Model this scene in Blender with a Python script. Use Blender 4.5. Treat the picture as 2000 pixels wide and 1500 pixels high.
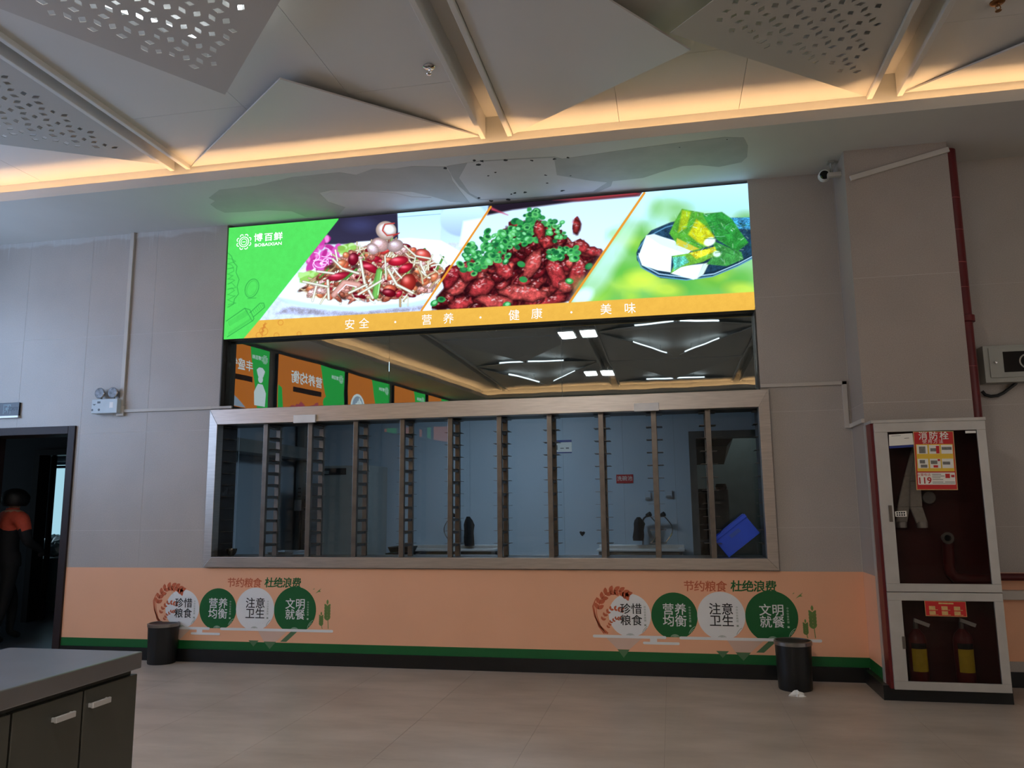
import bpy, math, random
import numpy as np
import mathutils.geometry as mgeo
from mathutils import Matrix, Vector

for _o in list(bpy.data.objects):
    bpy.data.objects.remove(_o)
SC = bpy.context.scene
COL = SC.collection
PI = math.pi

# ------------------------------------------------------------------ camera
F, YAW, PIT, ROL = 1532.0, -0.196618, 0.153696, -0.010267
CAM = np.array([0.0, -6.4, 1.308])
_fw = np.array([math.sin(YAW) * math.cos(PIT), math.cos(YAW) * math.cos(PIT), math.sin(PIT)])
_r0 = np.array([math.cos(YAW), -math.sin(YAW), 0.0])
_u0 = np.cross(_r0, _fw)
_rt = math.cos(ROL) * _r0 + math.sin(ROL) * _u0
_up = -math.sin(ROL) * _r0 + math.cos(ROL) * _u0
cam_data = bpy.data.cameras.new('camera')
cam_data.sensor_fit = 'HORIZONTAL'
cam_data.sensor_width = 36.0
cam_data.lens = F / 2000 * 36.0
cam_data.clip_start = 0.05
cam = bpy.data.objects.new('camera', cam_data)
COL.objects.link(cam)
cam.matrix_world = Matrix(((_rt[0], _up[0], -_fw[0], CAM[0]), (_rt[1], _up[1], -_fw[1], CAM[1]),
                           (_rt[2], _up[2], -_fw[2], CAM[2]), (0, 0, 0, 1)))
SC.camera = cam

# ------------------------------------------------------------------ light levels, world, exposure
SC.view_settings.view_transform = 'Standard'
SC.view_settings.look = 'None'
SC.view_settings.exposure = 0.0
SC.view_settings.gamma = 1.0
SC.view_settings.use_curve_mapping = False
SC.cycles.max_bounces = 6
SC.cycles.diffuse_bounces = 4
SC.cycles.glossy_bounces = 3
SC.cycles.transmission_bounces = 2
SC.cycles.transparent_max_bounces = 8
SC.cycles.caustics_reflective = False
SC.cycles.caustics_refractive = False
SC.cycles.use_adaptive_sampling = True
SC.cycles.adaptive_threshold = 0.04
SC.cycles.adaptive_min_samples = 16
LV = dict(lightbox=1.16, wallbox=2.0, led=21.0, tube=6.0, tube_far=7.0, lamp=92.0, win_left=5.5, fill_right=1.4, kitchen=17.5, store=6.0,
          corridor_win=0.9)
world = bpy.data.worlds.new('world')
SC.world = world
world.use_nodes = True
world.node_tree.nodes['Background'].inputs[0].default_value = (0.55, 0.65, 0.8, 1)
world.node_tree.nodes['Background'].inputs[1].default_value = 0.05
# the remaining light comes from the windows, lamps, light strips and lightboxes built below, plus added fill panes


# ------------------------------------------------------------------ photo measurements -> places
def ray(x, y):
    return _fw * F + _rt * (x - 1000.0) - _up * (y - 750.0)


def onY(x, y, Y=0.0):
    d = ray(x, y)
    return CAM + d * ((Y - CAM[1]) / d[1])


def onZ(x, y, Z):
    d = ray(x, y)
    return CAM + d * ((Z - CAM[2]) / d[2])


def onX(x, y, X):
    d = ray(x, y)
    return CAM + d * ((X - CAM[0]) / d[0])


# ------------------------------------------------------------------ materials
def lin(c):
    return tuple((v / 12.92 if v <= 0.04045 else ((v + 0.055) / 1.055) ** 2.4) for v in c)


def S(r, g, b):
    return lin((r / 255, g / 255, b / 255))


MATS = {}


def pm(name, rgb, rough=0.5, metal=0.0, var=0.08, scale=6.0, bump=0.0, aniso=None, spec=0.5, coat=0.0):
    """plain surface with procedural colour variation"""
    if name in MATS:
        return MATS[name]
    m = bpy.data.materials.new(name)
    m.use_nodes = True
    nt = m.node_tree
    b = nt.nodes['Principled BSDF']
    b.inputs['Roughness'].default_value = rough
    b.inputs['Metallic'].default_value = metal
    b.inputs['Specular IOR Level'].default_value = spec
    if coat:
        b.inputs['Coat Weight'].default_value = coat
        b.inputs['Coat Roughness'].default_value = 0.15
    geo = nt.nodes.new('ShaderNodeNewGeometry')
    mp = nt.nodes.new('ShaderNodeMapping')
    if aniso:
        mp.inputs['Scale'].default_value = aniso
    nz = nt.nodes.new('ShaderNodeTexNoise')
    nz.inputs['Scale'].default_value = scale
    nz.inputs['Detail'].default_value = 5.0
    nt.links.new(geo.outputs['Position'], mp.inputs['Vector'])
    nt.links.new(mp.outputs['Vector'], nz.inputs['Vector'])
    cr = nt.nodes.new('ShaderNodeValToRGB')
    cr.color_ramp.elements[0].position = 0.3
    cr.color_ramp.elements[1].position = 0.7
    lo = [max(0, c * (1 - var)) for c in rgb]
    hi = [min(1, c * (1 + var)) for c in rgb]
    cr.color_ramp.elements[0].color = (*lo, 1)
    cr.color_ramp.elements[1].color = (*hi, 1)
    nt.links.new(nz.outputs['Fac'], cr.inputs['Fac'])
    nt.links.new(cr.outputs['Color'], b.inputs['Base Color'])
    if bump:
        bp = nt.nodes.new('ShaderNodeBump')
        bp.inputs['Strength'].default_value = bump
        bp.inputs['Distance'].default_value = 0.005
        nt.links.new(nz.outputs['Fac'], bp.inputs['Height'])
        nt.links.new(bp.outputs['Normal'], b.inputs['Normal'])
    MATS[name] = m
    return m


def em(name, rgb, strength):
    if name in MATS:
        return MATS[name]
    m = bpy.data.materials.new(name)
    m.use_nodes = True
    nt = m.node_tree
    nt.nodes.remove(nt.nodes['Principled BSDF'])
    e = nt.nodes.new('ShaderNodeEmission')
    e.inputs['Color'].default_value = (*rgb, 1)
    e.inputs['Strength'].default_value = strength
    nt.links.new(e.outputs[0], nt.nodes['Material Output'].inputs['Surface'])
    MATS[name] = m
    return m


def em_attr(name, strength):
    m = bpy.data.materials.new(name)
    m.use_nodes = True
    nt = m.node_tree
    nt.nodes.remove(nt.nodes['Principled BSDF'])
    e = nt.nodes.new('ShaderNodeEmission')
    a = nt.nodes.new('ShaderNodeVertexColor')
    a.layer_name = 'print'
    e.inputs['Strength'].default_value = strength
    nt.links.new(a.outputs['Color'], e.inputs['Color'])
    nt.links.new(e.outputs[0], nt.nodes['Material Output'].inputs['Surface'])
    MATS[name] = m
    return m


def glass_mat(name, tint=(0.9, 0.95, 0.95), ior=1.5, rough=0.0, boost=1.0):
    """thin clear pane: transparent with a Fresnel reflection"""
    m = bpy.data.materials.new(name)
    m.use_nodes = True
    nt = m.node_tree
    nt.nodes.remove(nt.nodes['Principled BSDF'])
    t = nt.nodes.new('ShaderNodeBsdfTransparent')
    t.inputs['Color'].default_value = (*tint, 1)
    g = nt.nodes.new('ShaderNodeBsdfGlossy')
    g.inputs['Roughness'].default_value = rough
    fr = nt.nodes.new('ShaderNodeFresnel')
    fr.inputs['IOR'].default_value = ior
    mm = nt.nodes.new('ShaderNodeMath')
    mm.operation = 'MULTIPLY'
    mm.inputs[1].default_value = boost
    mx = nt.nodes.new('ShaderNodeMixShader')
    nt.links.new(fr.outputs[0], mm.inputs[0])
    nt.links.new(mm.outputs[0], mx.inputs[0])
    nt.links.new(t.outputs[0], mx.inputs[1])
    nt.links.new(g.outputs[0], mx.inputs[2])
    nt.links.new(mx.outputs[0], nt.nodes['Material Output'].inputs['Surface'])
    MATS[name] = m
    return m


def mirror_mat(name, refl, base):
    """dark mirror-coated glass"""
    m = bpy.data.materials.new(name)
    m.use_nodes = True
    nt = m.node_tree
    nt.nodes.remove(nt.nodes['Principled BSDF'])
    g = nt.nodes.new('ShaderNodeBsdfGlossy')
    g.inputs['Color'].default_value = (*refl, 1)
    g.inputs['Roughness'].default_value = 0.012
    d = nt.nodes.new('ShaderNodeBsdfDiffuse')
    d.inputs['Color'].default_value = (*base, 1)
    a = nt.nodes.new('ShaderNodeAddShader')
    nz = nt.nodes.new('ShaderNodeTexNoise')
    geo = nt.nodes.new('ShaderNodeNewGeometry')
    nz.inputs['Scale'].default_value = 1.7
    bp = nt.nodes.new('ShaderNodeBump')
    bp.inputs['Strength'].default_value = 0.03
    bp.inputs['Distance'].default_value = 0.02
    nt.links.new(geo.outputs['Position'], nz.inputs['Vector'])
    nt.links.new(nz.outputs['Fac'], bp.inputs['Height'])
    nt.links.new(bp.outputs['Normal'], g.inputs['Normal'])
    nt.links.new(g.outputs[0], a.inputs[0])
    nt.links.new(d.outputs[0], a.inputs[1])
    nt.links.new(a.outputs[0], nt.nodes['Material Output'].inputs['Surface'])
    MATS[name] = m
    return m


def tile_mat(name, rgb, leak=True):
    """stone-look wall tile: fine speckle, slow clouding, lime streaks under the ceiling leak"""
    m = pm(name, rgb, rough=0.42, var=0.05, scale=2.2)
    nt = m.node_tree
    b = nt.nodes['Principled BSDF']
    geo = [n for n in nt.nodes if n.type == 'NEW_GEOMETRY'][0]
    ramp = [n for n in nt.nodes if n.type == 'VALTORGB'][0]
    fine = nt.nodes.new('ShaderNodeTexNoise')
    fine.inputs['Scale'].default_value = 140.0
    nt.links.new(geo.outputs['Position'], fine.inputs['Vector'])
    mx = nt.nodes.new('ShaderNodeMixRGB')
    mx.blend_type = 'OVERLAY'
    mx.inputs['Fac'].default_value = 0.22
    nt.links.new(ramp.outputs['Color'], mx.inputs['Color1'])
    nt.links.new(fine.outputs['Fac'], mx.inputs['Color2'])
    last = mx
    if leak:
        sep = nt.nodes.new('ShaderNodeSeparateXYZ')
        nt.links.new(geo.outputs['Position'], sep.inputs[0])

        def mth(op, a, bb, clamp=False):
            n = nt.nodes.new('ShaderNodeMath')
            n.operation = op
            n.use_clamp = clamp
            for i, v in enumerate((a, bb)):
                if isinstance(v, (int, float)):
                    n.inputs[i].default_value = v
                else:
                    nt.links.new(v, n.inputs[i])
            return n.outputs[0]
        # streaks: noise stretched in z, per-column length
        mp = nt.nodes.new('ShaderNodeMapping')
        mp.inputs['Scale'].default_value = (16.0, 1.0, 0.35)
        nt.links.new(geo.outputs['Position'], mp.inputs['Vector'])
        st = nt.nodes.new('ShaderNodeTexNoise')
        st.inputs['Scale'].default_value = 2.6
        st.inputs['Detail'].default_value = 3
        nt.links.new(mp.outputs['Vector'], st.inputs['Vector'])
        lw = nt.nodes.new('ShaderNodeTexNoise')
        lw.inputs['Scale'].default_value = 1.3
        nt.links.new(geo.outputs['Position'], lw.inputs['Vector'])
        top = mth('SUBTRACT', sep.outputs['Z'], 3.50)
        top = mth('MULTIPLY', top, 2.0, True)
        top = mth('MULTIPLY', top, lw.outputs['Fac'])
        s = mth('ADD', st.outputs['Fac'], mth('MULTIPLY', top, 0.55))
        s = mth('SUBTRACT', s, 0.78)
        s = mth('MULTIPLY', s, 6.0, True)
        s = mth('MULTIPLY', s, mth('MULTIPLY', top, 2.2, True))
        left = mth('MULTIPLY', mth('SUBTRACT', -4.05, sep.outputs['X']), 8.0, True)
        s = mth('MULTIPLY', s, left)
        # crusted band directly below the ceiling
        bn = mth('SUBTRACT', sep.outputs['Z'], 3.865)
        cl = nt.nodes.new('ShaderNodeTexNoise')
        cl.inputs['Scale'].default_value = 5.0
        cl.inputs['Detail'].default_value = 4.0
        nt.links.new(geo.outputs['Position'], cl.inputs['Vector'])
        bn = mth('ADD', mth('MULTIPLY', bn, 9.0), mth('SUBTRACT', cl.outputs['Fac'], 0.62))
        bn = mth('MULTIPLY', bn, 5.0, True)
        bn = mth('MULTIPLY', bn, left)
        s = mth('ADD', mth('MULTIPLY', s, 0.8), mth('MULTIPLY', bn, 0.8), True)
        mx2 = nt.nodes.new('ShaderNodeMixRGB')
        mx2.inputs['Color2'].default_value = (*S(196, 196, 194), 1)
        nt.links.new(s, mx2.inputs['Fac'])
        nt.links.new(mx.outputs['Color'], mx2.inputs['Color1'])
        last = mx2
    nt.links.new(last.outputs['Color'], b.inputs['Base Color'])
    return m


M = dict(
    tile=tile_mat('wall_tile_stone', S(178, 171, 165)),
    tile_plain=tile_mat('wall_tile_stone_dry', S(168, 158, 150), leak=False),
    grout=pm('grout_pale', S(196, 192, 188), 0.8, var=0.05),
    white_paint=pm('white_paint', S(216, 213, 208), 0.6, var=0.03, scale=1.5),
    soffit=pm('soffit_paint', S(206, 205, 200), 0.65, var=0.04, scale=1.2),
    patch_grey=pm('plaster_patch_grey', S(180, 180, 175), 0.8, var=0.05, scale=5),
    patch_pale=pm('plaster_patch_pale', S(204, 203, 202), 0.8, var=0.04, scale=5),
    patch_dark=pm('plaster_patch_dark', S(172, 173, 170), 0.8, var=0.07, scale=6),
    chip=pm('plaster_chip_dark', S(48, 46, 44), 0.9),
    ceil=pm('ceiling_board_paint', S(212, 210, 206), 0.55, var=0.03, scale=0.9),
    panel=pm('hung_panel_paint', S(208, 206, 203), 0.5, var=0.03, scale=0.8),
    panel_grey=pm('hung_panel_perforated_paint', S(190, 188, 184), 0.5, var=0.03, scale=0.8),
    steel=pm('brushed_steel', S(150, 146, 142), 0.34, 1.0, var=0.12, scale=9, aniso=(1, 1, 14)),
    steel_warm=pm('brushed_steel_frame', S(192, 184, 177), 0.40, 1.0, var=0.10, scale=7, aniso=(1, 1, 14)),
    steel_dark=pm('rack_steel', S(122, 116, 110), 0.38, 1.0, var=0.15, scale=12),
    steel_bright=pm('polished_steel', S(224, 224, 224), 0.32, 0.6, var=0.05),
    black=pm('black_plastic', S(22, 22, 23), 0.4, var=0.1),
    black_base=pm('baseboard_black', S(20, 20, 21), 0.32, var=0.15, scale=10),
    rubber=pm('black_rubber', S(16, 16, 18), 0.55),
    door_brown=pm('door_frame_brown', S(36, 18, 17), 0.6, var=0.2, scale=12, aniso=(8, 8, 1)),
    door_dark=pm('door_leaf_dark', S(20, 17, 18), 0.45, var=0.2),
    peach=pm('vinyl_peach', S(244, 184, 146), 0.5, var=0.03, scale=2),
    vgreen=pm('vinyl_green', S(14, 98, 46), 0.45, var=0.04, scale=3),
    vwhite=pm('vinyl_white', S(235, 236, 236), 0.5, var=0.02),
    vpale=pm('vinyl_pale_pink', S(222, 190, 172), 0.5, var=0.03),
    vpale_green=pm('vinyl_pale_green', S(86, 122, 84), 0.5, var=0.06),
    vleaf=pm('vinyl_leaf_green', S(112, 142, 74), 0.5, var=0.06),
    vorange=pm('vinyl_orange', S(206, 102, 66), 0.5, var=0.06),
    vblack=pm('vinyl_black', S(26, 26, 28), 0.5),
    vgrey=pm('vinyl_line_grey', S(150, 162, 150), 0.5),
    vline=pm('vinyl_line_white', S(190, 214, 192), 0.5),
    trunk=pm('cable_trunking_white', S(196, 190, 182), 0.45, var=0.04),
    white_plastic=pm('white_plastic', S(222, 222, 220), 0.4, var=0.03),
    grey_metal=pm('painted_grey_metal', S(168, 170, 164), 0.45, var=0.04),
    red=pm('fire_red_paint', S(106, 22, 26), 0.38, var=0.10),
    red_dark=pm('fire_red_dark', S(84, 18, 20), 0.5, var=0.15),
    poster_red=pm('poster_red', S(198, 34, 36), 0.4, var=0.03),
    poster_yellow=pm('poster_yellow', S(236, 196, 60), 0.4, var=0.03),
    poster_white=pm('poster_white', S(238, 236, 228), 0.4, var=0.02),
    poster_grey=pm('poster_grey', S(120, 118, 112), 0.4, var=0.2, scale=60),
    poster_gold=pm('poster_gold', S(206, 170, 110), 0.4, var=0.15, scale=50),
    blue_print=pm('print_blue', S(30, 52, 130), 0.4),
    alu=pm('cabinet_aluminium', S(196, 194, 190), 0.42, 0.55, var=0.06, scale=9),
    yellow=pm('extinguisher_label_yellow', S(226, 196, 40), 0.5, var=0.10, scale=30),
    hose=pm('canvas_hose_white', S(206, 204, 196), 0.8, var=0.08, scale=60),
    blue_crate=pm('crate_blue_plastic', S(46, 92, 236), 0.4, var=0.06),
    kwall=pm('kitchen_wall_panel', S(176, 190, 202), 0.45, var=0.04, scale=1.3),
    kgrey=pm('kitchen_grey', S(120, 124, 122), 0.5, var=0.05),
    kfloor=pm('kitchen_floor_tile', S(110, 112, 114), 0.5, var=0.1),
    fridge=pm('steel_cupboard_grey', S(150, 152, 148), 0.4, 0.3, var=0.05),
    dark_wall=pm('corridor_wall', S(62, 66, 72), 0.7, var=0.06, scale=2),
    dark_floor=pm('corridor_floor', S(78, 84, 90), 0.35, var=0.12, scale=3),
    skin=pm('skin', S(196, 150, 124), 0.55, var=0.05),
    hair=pm('black_hair', S(18, 16, 16), 0.5, var=0.3, scale=60, aniso=(4, 4, 1), bump=0.4),
    jacket_red=pm('jacket_orange_red', S(206, 84, 62), 0.8, var=0.08, scale=40),
    jacket_black=pm('jacket_black', S(22, 22, 25), 0.8, var=0.15, scale=40),
    trousers=pm('trousers_black', S(16, 16, 18), 0.8, var=0.15, scale=40),
    bag=pm('plastic_bag_pale', S(150, 172, 176), 0.35, var=0.25, scale=10, bump=0.4),
    tissue=pm('tissue_white', S(236, 236, 234), 0.85, var=0.03),
    chrome=pm('chrome', S(205, 205, 208), 0.12, 1.0, var=0.02),
    wire=pm('black_cable', S(20, 20, 20), 0.5),
    lens=pm('lens_black', S(8, 8, 10), 0.08),
    bowl=pm('bowl_steel', S(110, 106, 100), 0.25, 0.9, var=0.1),
    tub=pm('translucent_tub', S(150, 162, 172), 0.3, var=0.04),
)
M['clear'] = glass_mat('window_glass_clear', (0.92, 0.95, 0.955), boost=0.9)
M['cab_glass'] = glass_mat('cabinet_glass', (0.78, 0.76, 0.75), boost=0.5)
M['mirror'] = mirror_mat('dark_mirror_glass', (0.20, 0.235, 0.245), (0.010, 0.014, 0.015))


def floor_mat():
    m = pm('floor_tile_stone', S(192, 178, 164), rough=0.36, var=0.10, scale=1.1)
    nt = m.node_tree
    b = nt.nodes['Principled BSDF']
    geo = [n for n in nt.nodes if n.type == 'NEW_GEOMETRY'][0]
    ramp = [n for n in nt.nodes if n.type == 'VALTORGB'][0]
    mp = nt.nodes.new('ShaderNodeMapping')
    mp.inputs['Scale'].default_value = (0.6, 1.6, 1)
    st = nt.nodes.new('ShaderNodeTexNoise')
    st.inputs['Scale'].default_value = 2.4
    st.inputs['Detail'].default_value = 6
    st.inputs['Roughness'].default_value = 0.6
    nt.links.new(geo.outputs['Position'], mp.inputs['Vector'])
    nt.links.new(mp.outputs['Vector'], st.inputs['Vector'])
    cr = nt.nodes.new('ShaderNodeValToRGB')
    cr.color_ramp.elements[0].position = 0.34
    cr.color_ramp.elements[0].color = (0.62, 0.60, 0.58, 1)
    cr.color_ramp.elements[1].position = 0.62
    cr.color_ramp.elements[1].color = (1, 1, 1, 1)
    nt.links.new(st.outputs['Fac'], cr.inputs['Fac'])
    mx = nt.nodes.new('ShaderNodeMixRGB')
    mx.blend_type = 'MULTIPLY'
    mx.inputs['Fac'].default_value = 0.55
    nt.links.new(ramp.outputs['Color'], mx.inputs['Color1'])
    nt.links.new(cr.outputs['Color'], mx.inputs['Color2'])
    nt.links.new(mx.outputs['Color'], b.inputs['Base Color'])
    return m


M['floor'] = floor_mat()


# ------------------------------------------------------------------ mesh builder
def origin(o):
    v = Vector((0, 0, 0))
    while o is not None:
        v = v + o.location
        o = o.parent
    return v


GLYPHS = {}


def glyph(s, off=0.0, shear=0.0):
    k = (s, off, shear)
    if k not in GLYPHS:
        cu = bpy.data.curves.new('glyphs', 'FONT')
        cu.body = s
        cu.align_x = 'CENTER'
        cu.align_y = 'CENTER'
        cu.size = 1.0
        cu.offset = off
        cu.shear = shear
        cu.resolution_u = 2
        o = bpy.data.objects.new('glyphs', cu)
        COL.objects.link(o)
        bpy.context.view_layer.update()
        me = bpy.data.meshes.new_from_object(o.evaluated_get(bpy.context.evaluated_depsgraph_get()))
        V = [tuple(v.co) for v in me.vertices]
        Fc = [tuple(p.vertices) for p in me.polygons]
        bpy.data.objects.remove(o)
        bpy.data.curves.remove(cu)
        bpy.data.meshes.remove(me)
        GLYPHS[k] = (V, Fc)
    return GLYPHS[k]


class MB:
    def __init__(self):
        self.v, self.f = [], []

    def add(self, V, Fc):
        n = len(self.v)
        self.v += [tuple(float(c) for c in p) for p in V]
        self.f += [tuple(i + n for i in f) for f in Fc]
        return self

    def box(self, x0, x1, y0, y1, z0, z1):
        x0, x1 = min(x0, x1), max(x0, x1)
        y0, y1 = min(y0, y1), max(y0, y1)
        z0, z1 = min(z0, z1), max(z0, z1)
        return self.add([(x0, y0, z0), (x1, y0, z0), (x1, y1, z0), (x0, y1, z0),
                         (x0, y0, z1), (x1, y0, z1), (x1, y1, z1), (x0, y1, z1)],
                        [(0, 3, 2, 1), (4, 5, 6, 7), (0, 1, 5, 4), (1, 2, 6, 5), (2, 3, 7, 6), (3, 0, 4, 7)])

    def hexa(self, a, b):
        """two matching quads (lists of 4 points) -> closed solid"""
        return self.add(list(a) + list(b), [(3, 2, 1, 0), (4, 5, 6, 7), (0, 1, 5, 4), (1, 2, 6, 5), (2, 3, 7, 6), (3, 0, 4, 7)])

    def prism(self, pts, vec):
        n = len(pts)
        P = [np.array(p, float) for p in pts]
        vec = np.array(vec, float)
        V = P + [p + vec for p in P]
        nv = np.zeros(3)
        for i in range(n):
            nv += np.cross(P[i] - P[0], P[(i + 1) % n] - P[0])
        bot, top = tuple(range(n)), tuple(range(n, 2 * n))
        if nv @ vec > 0:
            fs = [bot[::-1], top] + [(i, (i + 1) % n, n + (i + 1) % n, n + i) for i in range(n)]
        else:
            fs = [bot, top[::-1]] + [(i, n + i, n + (i + 1) % n, (i + 1) % n) for i in range(n)]
        return self.add(V, fs)

    def tube(self, pts, r, n=8, cap=True):
        P = [np.array(p, float) for p in pts]
        rs = r if isinstance(r, (list, tuple)) else [r] * len(P)
        V, Fc = [], []
        t0 = P[1] - P[0]
        u = np.cross(t0, (0.31, 0.17, 0.93))
        if np.linalg.norm(u) < 1e-6:
            u = np.cross(t0, (1, 0, 0))
        u = u / np.linalg.norm(u)
        for i, p in enumerate(P):
            t = (P[min(i + 1, len(P) - 1)] - P[max(i - 1, 0)])
            t = t / np.linalg.norm(t)
            u = u - t * (u @ t)
            u = u / np.linalg.norm(u)
            w = np.cross(t, u)
            for k in range(n):
                a = 2 * PI * k / n
                V.append(p + rs[i] * (math.cos(a) * u + math.sin(a) * w))
        for i in range(len(P) - 1):
            for k in range(n):
                k2 = (k + 1) % n
                Fc.append((i * n + k, i * n + k2, (i + 1) * n + k2, (i + 1) * n + k))
        if cap:
            Fc.append(tuple(range(n))[::-1])
            Fc.append(tuple(range((len(P) - 1) * n, len(P) * n)))
        return self.add(V, Fc)

    def lathe(self, prof, c, axis='z', n=24, sx=1.0, sy=1.0, cap=True):
        V, Fc = [], []
        for (r, h) in prof:
            for k in range(n):
                a = 2 * PI * k / n
                x, y = r * math.cos(a) * sx, r * math.sin(a) * sy
                if axis == 'z':
                    V.append((c[0] + x, c[1] + y, c[2] + h))
                elif axis == 'y':
                    V.append((c[0] + x, c[1] - h, c[2] + y))
                else:
                    V.append((c[0] + h, c[1] + x, c[2] + y))
        for i in range(len(prof) - 1):
            for k in range(n):
                k2 = (k + 1) % n
                Fc.append((i * n + k, i * n + k2, (i + 1) * n + k2, (i + 1) * n + k))
        if cap and prof[0][0] > 1e-6:
            Fc.append(tuple(range(n))[::-1])
        if cap and prof[-1][0] > 1e-6:
            Fc.append(tuple(range((len(prof) - 1) * n, len(prof) * n)))
        return self.add(V, Fc)

    def flat(self, pts2, O, ex, ez, off, th=0.0006):
        """2-D outline (u, v) on a plane with origin O and axes ex, ez; off = metres in front along -normal"""
        ex, ez, O = np.array(ex, float), np.array(ez, float), np.array(O, float)
        nrm = np.cross(ex, ez)
        P = [O + ex * u + ez * v + nrm * (off - th) for u, v in pts2]
        return self.prism(P, nrm * th)

    def text(self, s, O, size, ex=(1, 0, 0), ez=(0, 0, 1), off=0.001, bold=0.0, shear=0.0, wx=1.0):
        ex, ez, O = np.array(ex, float), np.array(ez, float), np.array(O, float)
        nrm = np.cross(ex, ez)
        V, Fc = glyph(s, 0.0, shear)
        k = bold * size
        for i, (du, dv) in enumerate(((0, 0),) if not bold else ((-k, -k), (k, -k), (-k, k), (k, k), (0, 0))):
            self.add([O + ex * (x * size * wx + du) + ez * (y * size + dv) + nrm * (off + i * 0.00012) for x, y, z in V], Fc)
        return self

    def build(self, name, mat, parent=None, bevel=0.0, smooth=False, kind=None):
        if isinstance(mat, str):
            mat = M[mat]
        o0 = origin(parent)
        me = bpy.data.meshes.new(name)
        me.from_pydata([(x - o0.x, y - o0.y, z - o0.z) for x, y, z in self.v], [], self.f)
        me.materials.append(mat)
        if smooth:
            me.polygons.foreach_set('use_smooth', [True] * len(me.polygons))
            try:
                me.set_sharp_from_angle(angle=math.radians(42))
            except Exception:
                pass
        me.update()
        o = bpy.data.objects.new(name, me)
        COL.objects.link(o)
        if parent is not None:
            o.parent = parent
        if bevel:
            b = o.modifiers.new('edge', 'BEVEL')
            b.width = bevel
            b.segments = 2
            b.limit_method = 'ANGLE'
        if kind:
            o['kind'] = kind
        return o


def BX(*a):
    return MB().box(*a)


def thing(name, loc, label, cat, group=None):
    o = bpy.data.objects.new(name, None)
    o.empty_display_size = 0.1
    COL.objects.link(o)
    o.location = Vector([float(c) for c in loc])
    return tag(o, label, cat, group)


def tag(o, label, cat, group=None):
    o['label'] = label
    o['category'] = cat
    if group:
        o['group'] = group
    return o


def struct(o, label=None):
    o['kind'] = 'structure'
    if label:
        o['label'] = label
        o['category'] = o.name.split('.')[0].split('_')[0]
    return o


def sroot(name, loc, label):
    o = bpy.data.objects.new(name, None)
    COL.objects.link(o)
    o.location = Vector([float(c) for c in loc])
    return struct(o, label)


def rects_minus(r, holes):
    """axis-aligned rectangle minus holes -> list of rectangles"""
    out = [r]
    for (hx0, hx1, hz0, hz1) in holes:
        nxt = []
        for (x0, x1, z0, z1) in out:
            if hx1 <= x0 or hx0 >= x1 or hz1 <= z0 or hz0 >= z1:
                nxt.append((x0, x1, z0, z1))
                continue
            if hz1 < z1:
                nxt.append((x0, x1, hz1, z1))
            if hz0 > z0:
                nxt.append((x0, x1, z0, hz0))
            m0, m1 = max(z0, hz0), min(z1, hz1)
            if hx0 > x0:
                nxt.append((x0, hx0, m0, m1))
            if hx1 < x1:
                nxt.append((hx1, x1, m0, m1))
        out = nxt
    return out


# ================================================================== STRUCTURE
ZS = 3.94          # soffit underside
ZC = 4.16          # main ceiling
COVE = -0.95       # front edge of the soffit over the serving wall
WIN = (-3.985, 0.72, 0.80, ZS)       # whole window zone in the serving wall (lightbox, dark glass, rack window)
DOOR = (-6.56, -5.45, 0.0, 2.09)
XL0, XLS = -7.47, 0.172              # left wall: x = XL0 + XLS * (-y)


def xleft(y):
    return XL0 - XLS * (y - 0.44) if y < 0.44 else XL0


# --- floor
floor = BX(-8.2, 7.0, -13.4, 0.26, -0.12, -0.001).build('floor', pm('floor_grout', S(160, 149, 138), 0.7))
struct(floor, 'large pale stone floor tiles of the hall')
xs_f = [-0.088 + 0.75 * i for i in range(-8, 5)]
ys_f = [0.0 - 0.75 * k for k in range(0, 8)]
gap = 0.001
for i in range(len(xs_f) - 1):
    for k in range(len(ys_f) - 1):
        BX(xs_f[i] + gap, xs_f[i + 1] - gap, ys_f[k + 1] + gap, ys_f[k] - gap, -0.012, 0.0).build('tile', 'floor', floor)
b_ = MB()
b_.box(-8.2, 7.0, -13.4, ys_f[-1] - gap, -0.012, 0.0)
b_.box(-8.2, xs_f[0] - gap, ys_f[-1], 0.0, -0.012, 0.0)
b_.box(xs_f[-1] + gap, 7.0, ys_f[-1], 0.0, -0.012, 0.0)
b_.build('tile_field', 'floor', floor)

# --- serving wall (front) with tiles
wb = MB()
for (x0, x1, z0, z1) in rects_minus((-7.7, 6.5, 0.0, 4.5), [WIN, DOOR]):
    wb.box(x0, x1, 0.0012, 0.26, z0, z1)
wall_front = wb.build('wall_front', 'grout')
struct(wall_front, 'grey stone tiled serving wall with door and window openings')
ROWS = [0.0, 1.12, 2.013, 2.94, ZS]
COLS = [-7.5, -6.81, -6.11, -5.41, -4.71, -3.985, -3.3, -2.6, -1.9, -1.2, -0.5, 0.1, 0.72, 1.38, 2.08, 2.78, 3.48, 4.18, 4.88, 5.58, 6.4]
g2 = 0.0018
for i in range(len(COLS) - 1):
    for k in range(len(ROWS) - 1):
        rs = rects_minus((COLS[i] + g2, COLS[i + 1] - g2, ROWS[k] + g2, ROWS[k + 1] - g2), [WIN, DOOR])
        t = MB()
        for r in rs:
            if r[1] - r[0] > 0.02 and r[3] - r[2] > 0.02:
                t.box(r[0], r[1], 0.0, 0.009, r[2], r[3])
        if t.v:
            t.build('tile', 'tile', wall_front)

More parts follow.
